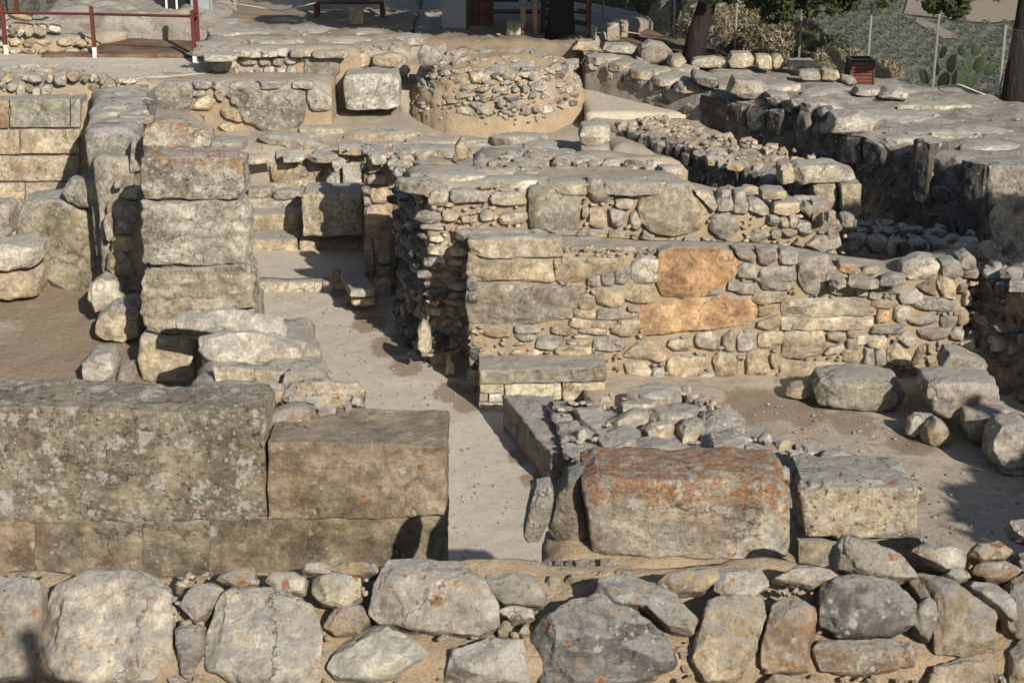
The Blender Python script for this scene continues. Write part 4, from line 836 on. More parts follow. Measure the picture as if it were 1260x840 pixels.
# right courtyard wall
wr = rubble_wall('wr', 'rubble_wall', 'shaded dry-stone wall closing the courtyard at the right picture edge', 'ruined wall', (6.8, 19, 0))
core(wr, [(6.15, 20.95), (8.3, 15.8), (9.1, 15.8), (7.0, 21.0)], -.1, (1.78, 1.9, 1.9, 1.8), M_stone, c='b', amp=.05, seed=95)
fR = WF((6.12, 21.0), (8.28, 15.8)); fill(fR, [(0, .2), (5.6, .2), (5.6, 1.9), (0, 1.75)], wr, .26, .22, 'kdgd', px=False, pro=.11, dep=.34, ld=.4, lw=.3, gap=.05, tilt=.5)  # dark tints: black lichen with the wall's own shade painted in
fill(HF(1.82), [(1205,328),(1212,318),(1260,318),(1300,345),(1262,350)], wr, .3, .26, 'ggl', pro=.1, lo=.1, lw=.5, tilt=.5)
for q in [([(1215,335),(1222,323),(1232,322),(1234,334),(1226,342)]), ([(1232,340),(1238,330),(1248,331),(1250,342),(1240,346)])]: stone(VF(20.6), q, wr, 'l', .1, .3, p=3.5)

# ================================================================== diagonal wall and right rock terrace
wg = rubble_wall('wg', 'rubble_wall', 'diagonal rubble wall with an orange-lichened top and a black shaded side, centre right', 'ruined wall', (3.4, 25.6, 0))
core(wg, [(1.79, 28.4), (4.55, 23.7), (5.2, 24.1), (2.5, 28.7)], .2, (2.12, 2.2, 2.2, 2.12), M_stone, c='d', topmat=M_terr, amp=.08, res=.1, seed=101, lo=.4, lw=.4, ld=.4)
fG = WF((1.74, 28.4), (4.52, 23.65)); fill(fG, [(0, .7), (5.45, .7), (5.45, 2.25), (0, 2.15)], wg, .26, .3, 'kkdk', px=False, pro=.06, dep=.24, ld=.6, lw=.3, gap=.05, lo=0, tilt=.3)  # black lichen streaks and painted side shade share this tint
chink(HF(2.17), [(752,152),(800,140),(880,160),(965,182),(1040,205),(960,210),(880,196),(830,170)], wg, 60, .04, .09, 't', .04)
fill(HF(2.17), [(752,152),(800,140),(880,160),(965,182),(1040,205),(960,210),(880,196),(830,170)], wg, .28, .24, 'tglc', pro=.03, dep=.16, lo=1.1, lw=.5, keep=.8, tilt=.6)
fe = WF((4.5, 23.62), (5.25, 24.0)); fill(fe, [(0, .9), (.8, .9), (.8, 2.1), (0, 2.1)], wg, .4, .3, 'lcg', px=False, lo=.4)
stone(VF(23.45), [(975,212),(985,204),(1030,205),(1054,214),(1056,224),(1030,228),(985,230),(978,222)], wg, 'l', 0, .6, p=7, lo=.1, lw=.2, ld=.4, name='cap_stone')
stone(VF(23.5), [(960,228),(960,205),(975,202),(980,215),(978,230)], wg, 'c', 0, .5, lo=.5)
blk('square_pillar', 'short smooth buff pillar under the end of the diagonal wall', 'pillar', [(1035,229),(1060,226),(1061,266),(1036,268)], 1.2, .45, (.40,.36,.26), Y=23.3, p=14, chops=0, amp=.006, lo=0, lw=0, ld=.05)
blk('square_pillar', 'short buff pillar with one shaded side, left of the smooth one', 'pillar', [(1000,232),(1012,224),(1030,226),(1032,262),(1002,260)], 1.2, .4, 'c', Y=23.45, p=7, lo=.1, ld=.2)
blk('end_stone', 'cream and ochre stone pair at the back end of the diagonal wall', 'stone block', [(712,168),(716,156),(745,154),(752,160),(751,180),(728,181),(714,178)], 1.9, .5, 'l', Y=27.3, p=7, lo=.2, lw=.3)
blk('end_stone', 'ochre footing stone below the cream stone at the back end of the diagonal wall', 'stone block', [(714,194),(715,182),(750,181),(752,192),(735,196)], 1.6, .5, 't', Y=27.2, p=7, lo=.1)

rk = tag(thing('rock_terrace', 'broad flat terrace of weathered rock slabs with a black shaded drop on its left', 'rock terrace', (6, 27, 0)))
ra, rb = (3.4, 29.4), (6.95, 23.1)
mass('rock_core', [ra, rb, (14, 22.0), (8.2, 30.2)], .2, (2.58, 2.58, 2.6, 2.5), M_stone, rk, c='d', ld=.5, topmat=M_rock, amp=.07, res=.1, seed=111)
mass('rock_core', [(3.5, 29.5), (8.1, 29.3), (7.4, 30.9), (3.9, 32.6)], .2, (2.6, 2.5, 2.45, 2.62), M_rock, rk, amp=.06, res=.1, seed=112)
fK = WF(ra, rb)
KL = math.dist(ra, rb)
def uvk(x, y): return fK.uv(x, y)
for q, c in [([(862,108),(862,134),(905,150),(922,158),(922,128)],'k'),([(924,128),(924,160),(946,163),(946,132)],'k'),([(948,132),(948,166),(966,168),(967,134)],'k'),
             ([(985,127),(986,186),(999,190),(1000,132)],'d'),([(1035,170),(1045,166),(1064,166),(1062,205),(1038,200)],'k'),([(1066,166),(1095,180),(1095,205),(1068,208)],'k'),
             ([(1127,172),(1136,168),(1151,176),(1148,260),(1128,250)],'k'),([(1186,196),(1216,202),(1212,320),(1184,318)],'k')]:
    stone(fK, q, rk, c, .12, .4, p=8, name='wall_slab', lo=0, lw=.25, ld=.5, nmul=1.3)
fill(fK, [(862,110),(985,130),(1100,180),(1215,205),(1215,330),(1100,290),(1040,250),(985,190),(862,140)], rk, .34, .30, 'kkdk', pro=.06, dep=.26, ld=.6, lw=.3, gap=.02, lo=0, tilt=.3)  # near-black: dark rock face with its shade painted in
fQ = WF((6.97, 23.1), (9.5, 22.6)); 
stone(fQ, [(1216,204),(1300,206),(1300,330),(1216,330)], rk, 'g', .03, .5, p=14, name='wall_slab', chops=0, amp=.03, lo=.3, lw=.6, ld=.7, nmul=1.6)
# low shaded footing inside the room, in front of the terrace
wf = rubble_wall('wf', 'rubble_wall', 'low rubble wall in deep shade behind the right end of the long wall', 'ruined wall', (5.8, 22.5, 0))
core(wf, [(4.55, 22.3), (7.0, 21.9), (7.0, 22.8), (4.7, 22.9)], .2, 1.58, M_stone, c='d', amp=.06, seed=115)  # dark tint paints in the deep shade of this footing
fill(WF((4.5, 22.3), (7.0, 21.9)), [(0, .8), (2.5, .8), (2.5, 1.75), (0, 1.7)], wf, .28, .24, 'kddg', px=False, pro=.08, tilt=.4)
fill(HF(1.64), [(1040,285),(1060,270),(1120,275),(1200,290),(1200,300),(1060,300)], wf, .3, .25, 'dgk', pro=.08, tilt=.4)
# slabs lying on the terrace
for nm, lb, q, z, dd, c, k in [
  ('lying_slab','black-edged slab lying on the far left corner of the rock terrace',[(853,96),(856,91),(885,98),(886,113),(870,109),(854,103)],2.6,.7,'d',dict(lo=0,ld=.6)),
  ('lying_slab','dark slab with an orange patch beside the black-edged slab',[(897,116),(905,98),(940,102),(946,110),(944,123),(918,124)],2.6,.6,'g',dict(lo=.7,ld=.7)),
  ('lying_slab','small grey slab at the right of the orange-patched slab',[(944,126),(946,116),(972,118),(974,128),(960,130)],2.6,.5,'g',dict(lo=.2,ld=.4)),
  ('rough_block','large rough block with an orange top on the terrace skyline behind the dark slabs',[(896,78),(902,67),(925,66),(930,74),(928,84),(900,86)],2.62,.5,'c',dict(lo=.5)),
  ('rough_block','low lichened block at the foot of the dark leaning trunk',[(850,80),(855,73),(880,71),(897,76),(895,84),(860,84)],2.62,.4,'l',dict(lo=.6)),
  ('rough_block','yellow squared block, left of a pair on the skyline',[(930,84),(931,69),(950,69),(951,86),(940,88)],2.6,.4,'c',dict(lo=.3)),
  ('rough_block','yellow squared block, right of a pair on the skyline',[(951,85),(951,70),(962,69),(968,84),(960,86)],2.6,.4,'c',dict(lo=.2)),
  ('rough_block','wide yellow-topped block on the skyline between the pair and the litter bin',[(972,88),(974,76),(1004,76),(1007,88),(1000,92),(980,90)],2.6,.5,'c',dict(lo=.5)),
  ('rough_block','rounded grey stone below the wide yellow-topped block',[(983,95),(986,89),(1008,88),(1014,98),(1005,101),(988,99)],2.6,.4,'g',dict(lo=.1)),
  ('rough_block','pale block nearest the litter bin on its left',[(1012,99),(1014,87),(1033,88),(1036,100),(1025,102)],2.6,.4,'c',dict(lo=.1)),
  ('rough_block','low grey stone touching the litter bin',[(1035,102),(1037,93),(1052,96),(1057,104),(1045,106)],2.55,.3,'g',dict(lo=.1)),
  ('flat_stone','flat pale outcrop slab right of the litter bin',[(1085,122),(1095,112),(1115,110),(1122,120),(1118,126),(1100,124)],2.55,.6,'l',dict(lo=.1)),
  ('flat_stone','small dark-ended slab near the middle of the terrace',[(1052,118),(1058,110),(1085,110),(1088,118),(1075,121)],2.55,.5,'l',dict(lo=.3)),
  ('flat_stone','orange-stained slab on the terrace edge above the upright dark stone',[(992,138),(995,128),(1022,128),(1040,134),(1038,141),(1010,142)],2.58,.7,'l',dict(lo=.7)),
  ('flat_stone','wide pale slab on the terrace edge above the black drop',[(1022,165),(1030,146),(1060,142),(1085,152),(1080,164),(1050,168)],2.5,.8,'l',dict(lo=.2))]:
    kk = dict(lw=.3, ld=.35, nmul=1.6, p=6, amp=.05); kk.update(k)
    o = blk(nm, lb, 'stone block' if 'block' in nm else 'stone slab', q, z, dd, c, **kk)
for (x, y, w, h) in [(745,69,50,9),(775,78,50,9),(800,86,56,10),(828,94,56,10),(850,103,40,9),(790,70,50,7),(835,84,50,8)]:
    pts = [(x+math.cos(2*math.pi*j/9)*w/2*R(.85, 1.12), y+math.sin(2*math.pi*j/9)*h/2*R(.8, 1.1)) for j in range(9)]
    KS = globals().setdefault('KSH', []); KS.append((pts, 2.84-(x-718)/144*.22))
# pale rock sheets on the terrace top: thin layered slabs
for (x, y, w, h) in [(1010,112,60,8),(1100,140,120,14),(1180,160,130,12),(1040,150,60,8),(1150,128,90,8),(1220,178,80,10),(960,104,50,6),(1120,168,60,8)]:
    pts = []
    for j in range(9):
        a = 2*math.pi*j/9; pts.append((x+math.cos(a)*w/2*R(.8, 1.15), y+math.sin(a)*h/2*R(.8, 1.15)))
    stone(HF(2.61), pts, rk, 'l', .025, .2, p=5, name='rock_sheet', lo=.15, lw=.2, ld=.2, nmul=.85, amp=.03, freq=5)
# kerb wall between the paved court and the trees
kw = rubble_wall('kw', 'kerb_wall', 'long low kerb of pale slabs with a black shaded edge behind the paved court', 'low wall', (2.4, 31.3, 0))
ka, kb = xy(718,66,2.85), xy(862,109,2.62)
kd = (Vector(kb)-Vector(ka)).normalized(); kn = Vector((-kd.y, kd.x)); kn = kn if kn.y > 0 else -kn
core(kw, [ka, kb, tuple(Vector(kb)+kn*.9), tuple(Vector(ka)+kn*.9)], .5, (2.84, 2.62, 2.62, 2.84), M_rock, amp=.05, seed=121)
for q, z in KSH: stone(HF(z), q, kw, random.choice('glc'), .05, .2, p=6, name='rock_sheet', lo=.2, lw=.3, ld=.3, nmul=.85, amp=.04, freq=6)
fk = WF(ka, kb); Lk = (Vector(kb)-Vector(ka)).length
fill(fk, [(0, 2.35), (Lk, 2.1), (Lk, 2.6), (0, 2.82)], kw, .42, .3, 'kdg', px=False, pro=.1, dep=.4, ld=.5, lo=0, gap=.08, tilt=.25)  # kerb edge darkened by lichen and by painted shade
for lb, q, z, c in [('big rounded boulder with brown lichen beside the kerb wall, in front of the leaning trunk', [(788,72),(789,58),(800,52),(818,55),(829,66),(828,76),(812,80),(796,79)], 2.7, 'g'),
   ('small flat boulder left of the big rounded one on the kerb wall', [(741,62),(745,55),(775,56),(787,62),(786,70),(770,68),(745,66)], 2.8, 'g'),
   ('pale lumpy stone at the right foot of the big rounded boulder', [(822,80),(828,70),(840,69),(846,78),(842,84),(828,86)], 2.68, 'c'),
   ('orange-tinted lump between the flat boulder and the big rounded one', [(780,80),(784,72),(796,73),(798,80)], 2.7, 't'),
   ('pale rounded stone under the wooden fence end', [(703,62),(712,52),(730,52),(738,62),(725,66)], 2.85, 'c')]:
    blk('boulder', lb, 'boulder', q, z, .5, c, 'boulders along the kerb wall', lo=.6, lw=.3, ld=.4, p=4, nmul=1.6)
w7 = rubble_wall('w7', 'step_wall', 'two low ledges of flat slabs at the back of the paved court', 'low wall', (1.9, 31.5, 0))
for q, z, c in [([(711,86),(715,81),(760,84),(775,96),(760,99),(735,93)],2.25,'g'),([(711,95),(715,90),(740,93),(752,98),(740,102)],2.2,'c'),([(706,100),(712,95),(735,98),(732,105)],2.15,'l')]:
    stone(VF(G(630, q[-1][1]+3, z-.1).y), q, w7, c, 0, .5, lo=.4, name='ledge_slab')
# ================================================================== LEFT SIDE
wa = rubble_wall('wa', 'ashlar_wall', 'neat ashlar wall of four squared cream courses at the left picture edge', 'ruined wall', (-8, 26.8, 0))
fA = VF(26.5); pa = dict(p=20, name='ashlar_block', chops=0, chip=.04, amp=.015, lo=.04, lw=.12, ld=.3)
core(wa, [(-9.6, 26.56), (-6.95, 26.56), (-6.95, 27.4), (-9.6, 27.4)], -.1, 2.88, seed=131)
for x0, y0, x1, y1, c in [(-30,124,11,158,'b'),(12,122,86,157,(.34,.33,.275)),(87,122,99,157,'g'),(-30,160,24,190,'c'),(25,159,98,189,'c'),(-30,192,98,223,'c'),(-30,225,30,258,'c'),(31,225,99,252,'c'),(31,253,99,300,'y'),(-30,259,30,300,'y')]:
    stone(fA, [(x0,y0),(x1,y0),(x1,y1),(x0,y1)], wa, c, .02, .5, **pa)
f8 = VF(26.9)
w8 = rubble_wall('w8', 'rubble_wall', 'lichened rubble on top of the ashlar wall, far left', 'ruined wall', (-8, 27.2, 2.5))
core(w8, [(-9.6, 26.95), (-6.9, 26.95), (-6.8, 27.9), (-9.6, 27.9)], .2, 3.12, amp=.06, seed=133)
for q, c in [((0,95,8,110),'g'),((8,101,22,113),'g'),((20,100,31,120),'l'),([(26,96),(32,91),(48,94),(51,100),(40,104)],'l'),((39,108,50,118),'l'),((66,88,82,106),'g'),((36,118,60,124),'t'),((0,118,12,132),'t'),((50,104,64,118),'g')]:
    stone(f8, q, w8, c, .06, .3, p=3.5, lw=.3, lo=.15)
fill(f8, [(0,90),(60,84),(110,95),(150,100),(150,122),(0,122)], w8, .2, .15, 'gtlb', pro=.04, lo=.6, lw=.4, keep=.6)
fill(HF(3.05), [(0,82),(60,80),(110,92),(110,98),(0,96)], w8, .35, .3, 'gtl', pro=.06, lo=.5, lw=.5)
# spur wall with a long grey top
wsp = rubble_wall('wsp', 'spur_wall', 'spur wall with a long streaky grey top and a dark left side, between ashlar wall and pillar', 'ruined wall', (-6, 24.5, 0))
mass('wall_block', [(-6.18, 23.25), (-5.43, 23.25), (-6.0, 26.9), (-6.95, 26.9)], -.1, (3.08, 3.08, 3.1, 3.1), M_stone, wsp, amp=.06, res=.06, rnd=.07, freq=3.5, c=(.33,.315,.28), lo=.1, lw=.3, ld=.4, seed=141)
mass('ledge_block', [(-6.02, 22.9), (-5.45, 22.9), (-5.42, 23.3), (-6.1, 23.3)], -.1, 2.75, M_stone, wsp, amp=.05, res=.06, rnd=.05, c='g', lo=0, lw=.2, ld=.4, seed=142)
stone(VF(22.85), [(157,215),(160,175),(166,165),(171,175),(171,212)], wsp, 'g', 0, .4)
fill(HF(3.1), [(113,110),(176,110),(174,150),(120,160)], wsp, .6, .4, 'ggd', pro=.03, dep=.14, lo=.15, lw=.3, ld=.4)
# rubble right of the spur, behind the pillar
w9 = rubble_wall('w9', 'rubble_wall', 'rubble wall in the left pit, striped by the shadow of the pillar', 'ruined wall', (-5.4, 23, 0))
core(w9, [(-5.85, 22.76), (-5.0, 22.76), (-5.0, 23.4), (-5.9, 23.4)], -.1, 2.25, amp=.05, seed=151)
for q, c in [([(146,240),(155,234),(170,232),(170,246),(158,247)],'g'),([(151,250),(170,248),(171,274),(153,274)],'g'),((128,262,140,298),'g'),((140,270,165,290),'g'),((138,290,165,311),'c'),([(130,330),(132,312),(150,308),(166,325),(168,345),(152,348)],'t'),((140,222,150,232),'g')]:
    stone(VF(22.72), q, w9, c, .06, .35, lo=0, lw=.1, ld=.2)
fill(VF(22.75), [(125,225),(175,225),(175,380),(125,380)], w9, .3, .22, 'gtc', [(125,232,172,348)], pro=.04)
fill(HF(2.28), [(120,215),(172,210),(172,232),(125,232)], w9, .35, .3, 'gt', pro=.06)
# pit furniture
pt = dict(nmul=1.5, ld=.3, lw=.2, lo=0)
blk('great_block', 'great rough buff block at the back of the left pit', 'stone block', [(16,262),(20,252),(70,250),(125,256),(133,270),(130,300),(128,350),(100,368),(55,368),(50,330),(30,300),(18,290)], .02, 1.1, (.37,.34,.26), Y=23.6, p=9, **dict(pt, ld=.5))
blk('rough_boulder', 'grey flat-topped boulder resting on the great block of the left pit', 'boulder', [(72,240),(78,226),(100,222),(130,226),(135,240),(132,256),(105,260),(82,252)], 1.55, .6, 'g', Y=23.5, p=5, **pt)
blk('rounded_block', 'rounded pale grey block on the yellow one at the left picture edge', 'stone block', [(-30,332),(-30,302),(20,300),(48,306),(50,322),(40,332),(10,335)], .7, .7, 'l', Y=23.0, p=6, **pt)
blk('yellow_block', 'yellow sandy block under the rounded pale one, left pit', 'stone block', [(-30,372),(-30,334),(20,333),(47,334),(48,355),(43,369),(10,371)], .02, .7, 't', Y=23.1, p=7, **pt)
blk('dark_block', 'dark block cut by the left picture edge above the rounded pale block', 'stone block', [(-30,300),(-30,254),(6,252),(12,262),(10,290),(0,302)], 1.2, .6, 'g', Y=23.3, p=7, **pt)
blk('rough_boulder', 'upright rounded boulder in the pit next to the pillar shadow', 'boulder', [(105,372),(107,352),(120,345),(140,347),(149,358),(150,378),(135,388),(112,390)], .02, .6, 'l', Y=22.3, p=4, **pt)
blk('rough_boulder', 'low squat boulder in front of the upright rounded one, half in shadow', 'boulder', [(114,415),(116,395),(135,378),(160,374),(170,385),(168,420),(150,426),(120,424)], .02, .7, 'c', Y=21.9, p=4, **pt)
blk('rough_boulder', 'small layered stone in the pit just above the lichened slab wall', 'boulder', [(95,470),(97,450),(108,440),(132,438),(140,455),(139,474),(110,478)], .02, .6, 'l', Y=20.8, p=5, **pt)
blk('fallen_stone', 'small dark stone at the foot of the pillar in its shadow', 'stone', [(140,470),(145,455),(160,452),(166,470),(155,478)], .02, .4, 'g', Y=20.9)

# upper left: wall M1, wall M2
wm = rubble_wall('wm', 'rubble_wall', 'grey lichened wall with a bare yellow mortar patch, behind the pillar', 'ruined wall', (-5, 30, 1.5))
fM = VF(29.8)
core(wm, [(-7.4, 29.86), (-3.35, 29.86), (-3.35, 31.0), (-7.4, 31.0)], -.1, 2.62, amp=.03, seed=161, mat=M_mortar)
for q, c in [([(184,150),(186,108),(200,101),(236,102),(238,120),(230,150),(222,165),(190,165)],(.27,.26,.225)),([(262,115),(270,103),(320,102),(375,104),(376,130),(374,162),(330,165),(300,150),(290,130),(280,118)],(.33,.31,.265)),([(377,135),(378,104),(392,106),(408,120),(408,134),(395,138)],'l'),
   ([(236,118),(238,112),(252,110),(255,117),(245,121)],'g'),([(262,120),(263,108),(272,106),(279,116),(274,125)],'l'),([(234,136),(240,122),(256,116),(266,124),(258,138)],'y'),([(267,158),(270,152),(283,150),(290,157),(285,166)],'y'),([(270,145),(272,132),(295,134),(300,152),(285,148)],'t'),((284,115,296,130),'g'),((236,98,262,110),'g')]:
    stone(fM, q, wm, c, .07, .5, p=7, lo=.25, lw=.6, ld=.7, nmul=1.4)
fill(fM, [(100,100),(184,100),(184,165),(100,165)], wm, .35, .25, 'gtl', pro=.05, lo=.5, lw=.5)
fill(HF(2.64), [(145,96),(380,96),(400,100),(380,101),(145,100)], wm, .5, .4, 'ggl', pro=.03, lo=.3, lw=.5)
wn_ = rubble_wall('wn', 'rubble_wall', 'short wall of rounded grey stones with a dark squared left end, on the upper plateau edge', 'ruined wall', (-4.5, 31, 2.5))
fN = VF(30.9)
core(wn_, [(-5.8, 30.96), (-2.9, 30.96), (-2.9, 31.7), (-5.8, 31.7)], 1.2, 3.06, amp=.03, seed=165)
for q, c in [([(258,92),(259,65),(292,66),(292,90)],'g'),((293,70,317,81),'g'),((318,70,333,82),'g'),((334,70,349,82),'g'),((350,70,365,80),'g'),((288,82,312,95),'l'),((312,84,324,93),'g'),((323,82,338,92),'c'),((338,83,352,93),'l'),((352,80,366,93),'g'),
   ([(374,95),(375,72),(385,64),(418,65),(420,90),(410,101),(385,100)],(.33,.32,.28)),((366,66,378,76),'g')]:
    stone(fN, q, wn_, c, .06, .4, p=5, lo=.05, lw=.4, ld=.6)
fill(HF(3.05), [(250,62),(300,57),(420,58),(420,66),(260,68)], wn_, .6, .5, 'llg', pro=.03, lo=.1, lw=.3)
blk('cracked_block', 'big squared pale block with a cracked grey top, left of the round rubble mound', 'stone block', [(421,100),(424,93),(455,90),(488,92),(492,104),(491,134),(450,137),(425,137)], 1.95, .75, 'l', Y=30.2, p=10, lo=.02, lw=.3, ld=.7, nmul=1.4, chops=3, cut=.06, amp=.03)
for lb, q, c in [('yellow rounded stone behind the cracked block, leftmost of the row', [(436,84),(437,68),(448,65),(456,72),(454,83)],'y'),('reddish small stone in the row behind the cracked block', [(456,84),(457,70),(480,66),(500,68),(502,80),(480,86)],'t'),('grey knobbly stone between the cracked block and the round mound', [(480,92),(484,76),(500,74),(505,90),(492,98)],'g')]:
    blk('row_stone', lb, 'stone', q, 2.5, .5, c, Y=31.0, lo=.5, lw=.3)
bq = struct(mass('earth_bank', [(-2.45, 30.9), (-1.5, 30.5), (-1.2, 32.7), (-2.6, 32.3)], 1.2, (2.3, 1.95, 3.0, 3.0), M_terr, amp=.1, seed=171))

# ================================================================== round rubble mound
KC = (-.27, 31.1)
rm = thing('round_platform', 'round battered platform of small stones in ochre mortar at the top centre', 'stone platform', (KC[0], KC[1], 1.7))
Rb, Rt, z0, z1 = 1.68, 1.42, 1.5, 2.72
V = []; F = []; na, nz_ = 96, 14; rings = [(Rb+.06, z0), (Rb+.05, 2.05)]
for i in range(nz_+1): rings.append((Rb-(Rb-Rt)*i/nz_, 2.06+(z1-2.06)*i/nz_))
for i in range(1, 12): rings.append((Rt*(1-i/11.5), z1+.16*math.sin(i/11.5*1.57)))
for r_, z_ in rings:
    for a in range(na): V.append((math.cos(2*math.pi*a/na)*r_, math.sin(2*math.pi*a/na)*r_, z_))
V = np.array(V); N_ = fbm(V*3, 4, 6); V[:, :2] *= (1+N_*.10+fbm(V*7, 3, 12)*.04)[:, None]; V[:, 2] += fbm(V*1.6+9, 5, 8)*.24*(V[:, 2] > 2.1)
for i in range(len(rings)-1):
    for a in range(na): F.append((i*na+a, i*na+(a+1) % na, (i+1)*na+(a+1) % na, (i+1)*na+a))
F.append(tuple((len(rings)-1)*na+a for a in range(na)))
V = V+np.array([KC[0], KC[1], 0])
link('mortar_core', mesh('mortar_core', V, F, M_mortar), rm)
cnt = 0
for row in range(6):
    zc = 2.13+row*.125; a = 180+random.uniform(0, 6)
    while a < 362:
        w = random.uniform(.13, .42); rr = Rb-(Rb-Rt)*(zc-2.06)/(z1-2.06); da = math.degrees(w/rr)
        am = math.radians(a+da/2); zz = zc+R(-.03, .03)
        if not (row < 2 and (math.degrees(am) < 240 or math.degrees(am) > 335)) and R(0, 1) < .88:
            n_ = Vector((math.cos(am), math.sin(am), .18)).normalized(); u_ = Vector((-math.sin(am), math.cos(am), 0)); v_ = n_.cross(u_)
            M = Matrix.Translation((KC[0]+math.cos(am)*(rr-.02), KC[1]+math.sin(am)*(rr-.02), zz)) @ Matrix((u_, v_, n_)).transposed().to_4x4() @ Matrix.Rotation(R(-.3, .3), 4, 'Z') @ Matrix.Diagonal((w*.5, random.uniform(.05, .085), .10, 1))
            setp(link('stone', random.choice(PROTO), rm, M), TINT[random.choice('ggglgdc')], .12, .2, .4, .2); cnt += 1
        a += da*1.08
sv3, sf3 = cs(3); Vc = []; Fc = []
for i in range(420):
    am = math.radians(R(185, 355)); zz = R(1.9, 2.85); rr = Rb-(Rb-Rt)*max(0, (zz-2.06)/(z1-2.06)); s = R(.02, .055); q_ = sv3*np.array([s, s, s*.7])*(1+rng.uniform(-.3, .3, (len(sv3), 1)))
    Vc.append(q_+np.array([KC[0]+math.cos(am)*(rr+R(-.03, .03)), KC[1]+math.sin(am)*(rr+R(-.03, .03)), zz])); Fc.append(sf3+len(sv3)*i)
o = link('chinking_stones', mesh('chinking_stones', np.vstack(Vc), np.vstack(Fc).astype(np.int32), M_stone), rm); o['kind'] = 'stuff'; setp(o, TINT['c'], .2, .2, .3)
for i in range(70):
    a = R(0, 6.28); r_ = Rt*math.sqrt(R(0, .98)); w = R(.16, .5)
    M = Matrix.Translation((KC[0]+math.cos(a)*r_, KC[1]+math.sin(a)*r_, z1+.10*(1-r_/Rt)+.02)) @ Matrix.Rotation(R(0, 6), 4, 'Z') @ Matrix.Rotation(R(-.25, .25), 4, 'X') @ Matrix.Diagonal((w/2, w*.36, .09, 1))
    setp(link('stone', random.choice(PROTO), rm, M), TINT[random.choice('gltgl')], .5, .2, .3, .2)
stone(VF(29.9), [(513,68),(520,55),(532,58),(545,70),(540,80),(518,84)], rm, 'g', 0, .3, lo=.3)

# ================================================================== upper left hollow: bank and little wall
bn2 = struct(mass('rock_bank', [(-9.9, 34.2), (-6.3, 33.9), (-6.0, 36.5), (-10, 36.5)], 2, (3.25, 3.2, 3.3, 3.3), M_rock, amp=.12, res=.12, seed=181))
hf = struct(mass('hollow_floor', [(-9.3, 32.2), (-6.2, 32.2), (-6.1, 34.4), (-9.5, 34.4)], 2.2, (2.735, 2.735, 2.76, 2.76), M_needle, amp=.015, res=.12, seed=182))
w10 = rubble_wall('w10', 'rubble_wall', 'small tumbled wall behind the maroon railing, far top left', 'ruined wall', (-9.5, 33, 2.6))
core(w10, [(-11, 32.66), (-8.9, 32.66), (-8.0, 34.0), (-11, 34.8)], 2.2, (3.05, 2.95, 2.95, 3.2), amp=.07, seed=183)
fill(VF(32.6), [(0,66),(0,36),(60,38),(112,52),(114,66)], w10, .26, .17, 'ctlt', pro=.07, lo=.3, lw=.2)
fill(TF(32.8, 3.1, 25), [(0,36),(0,8),(70,12),(80,40)], w10, .3, .2, 'tclg', pro=.05, lo=.6, lw=.2)

# ================================================================== railing
rl = thing('railing', 'maroon metal railing with white-painted feet along the upper left path', 'railing', (-7, 32, 2.7))
def rp(x, y, z=2.7): return G(x, y, z)
posts = [(8, 48, 8, 36), (117, 69, 117, 56), (240, 75, 240, 63)]
tops = []
for i, (x, yb, xm, ym) in enumerate([(8,66,0,0),(117,69,0,0),(240,75,0,0)]):
    b = rp(x, yb); m = MB(); m.box((b.x, b.y, b.z+.56), (.07, .07, .82)); po = m.build('post', M_rust, rl)
    m = MB(); m.box((b.x, b.y, b.z+.06), (.075, .075, .23)); m.build('post_foot', M_white, po); tops.append(Vector((b.x, b.y, b.z+.93)))
m = MB()
T0 = [VF(tops[k].y).uv(*q) for k, q in ((0, (0, 16)), (1, (117, 17.5)), (2, (243, 20.5)))]
pz = [Vector((T0[0][0], tops[0].y, T0[0][1])), Vector((T0[1][0], tops[1].y, T0[1][1])), Vector((T0[2][0], tops[2].y, T0[2][1]))]
for a, b in zip(pz, pz[1:]): m.tube([a, b], .028, 4)
m.build('rail', M_rust, rl)
b2 = rp(244, 60, 2.9); m = MB(); m.box((b2.x, b2.y, b2.z+.65), (.08, .08, 1.5)); po = m.build('post', M_rust, rl)
m = MB(); m.box((b2.x, b2.y, b2.z), (.085, .085, .26)); m.build('post_foot', M_white, po)
m = MB(); m.tube([pz[2], Vector((b2.x, b2.y, pz[2].z+.05))], .028, 4); m.build('rail', M_rust, rl)
b3 = rp(21, 19, 3.0); m = MB(); m.box((b3.x, b3.y, b3.z+.35), (.07, .07, .8)); m.build('post', M_rust, rl)
m = MB(); m.tube([pz[0]+Vector((-.3, 0, -.1)), Vector((b3.x, b3.y, b3.z+.62)), Vector((b3.x+2.5, b3.y+.5, b3.z+.75))], .028, 4); m.build('rail', M_rust, rl)

# ================================================================== fence
fn = thing('chain_link_fence', 'chain-link fence on thin grey posts along the edge of the site', 'fence', (2, 33, 2.5))
def gh(x, y): return float(ground_h(np.array([x]), np.array([y]))[0])
fpts = []
for a, b in zip(FENCE[1:], FENCE[2:]):
    L = math.dist(a, b); fpts.append((a, b, L))
def fz(x): return float(np.interp(x, [-12, -6, 3.4, 5.7, 7.8, 8.66, 14], [3.0, 3.0, 2.55, 2.45, 2.40, 2.38, 2.2]))
FH = 1.38
for (px_, yb, yt) in [(901,65,-12),(980,76,30),(1064,92,33),(1146,106,42),(1229,123,47),(827,48,-20),(740,22,-60),(600,14,-60),(450,11,-60),(295,11,-60),(160,12,-60),(20,14,-60)]:
    # foot of each post lies on the fence line
    best = min(((abs((x-0)/fence_y(x)*1-(px_-630)/1985.), x) for x in np.arange(-12, 12, .01)), key=lambda q: q[0]); x = best[1]; y = float(fence_y(x))
    m = MB(); z = fz(x); m.tube([(x, y, z-.5), (x+R(-.02, .02), y, z+FH+.06)], .026, 6); m.build('post', M_postc, fn)
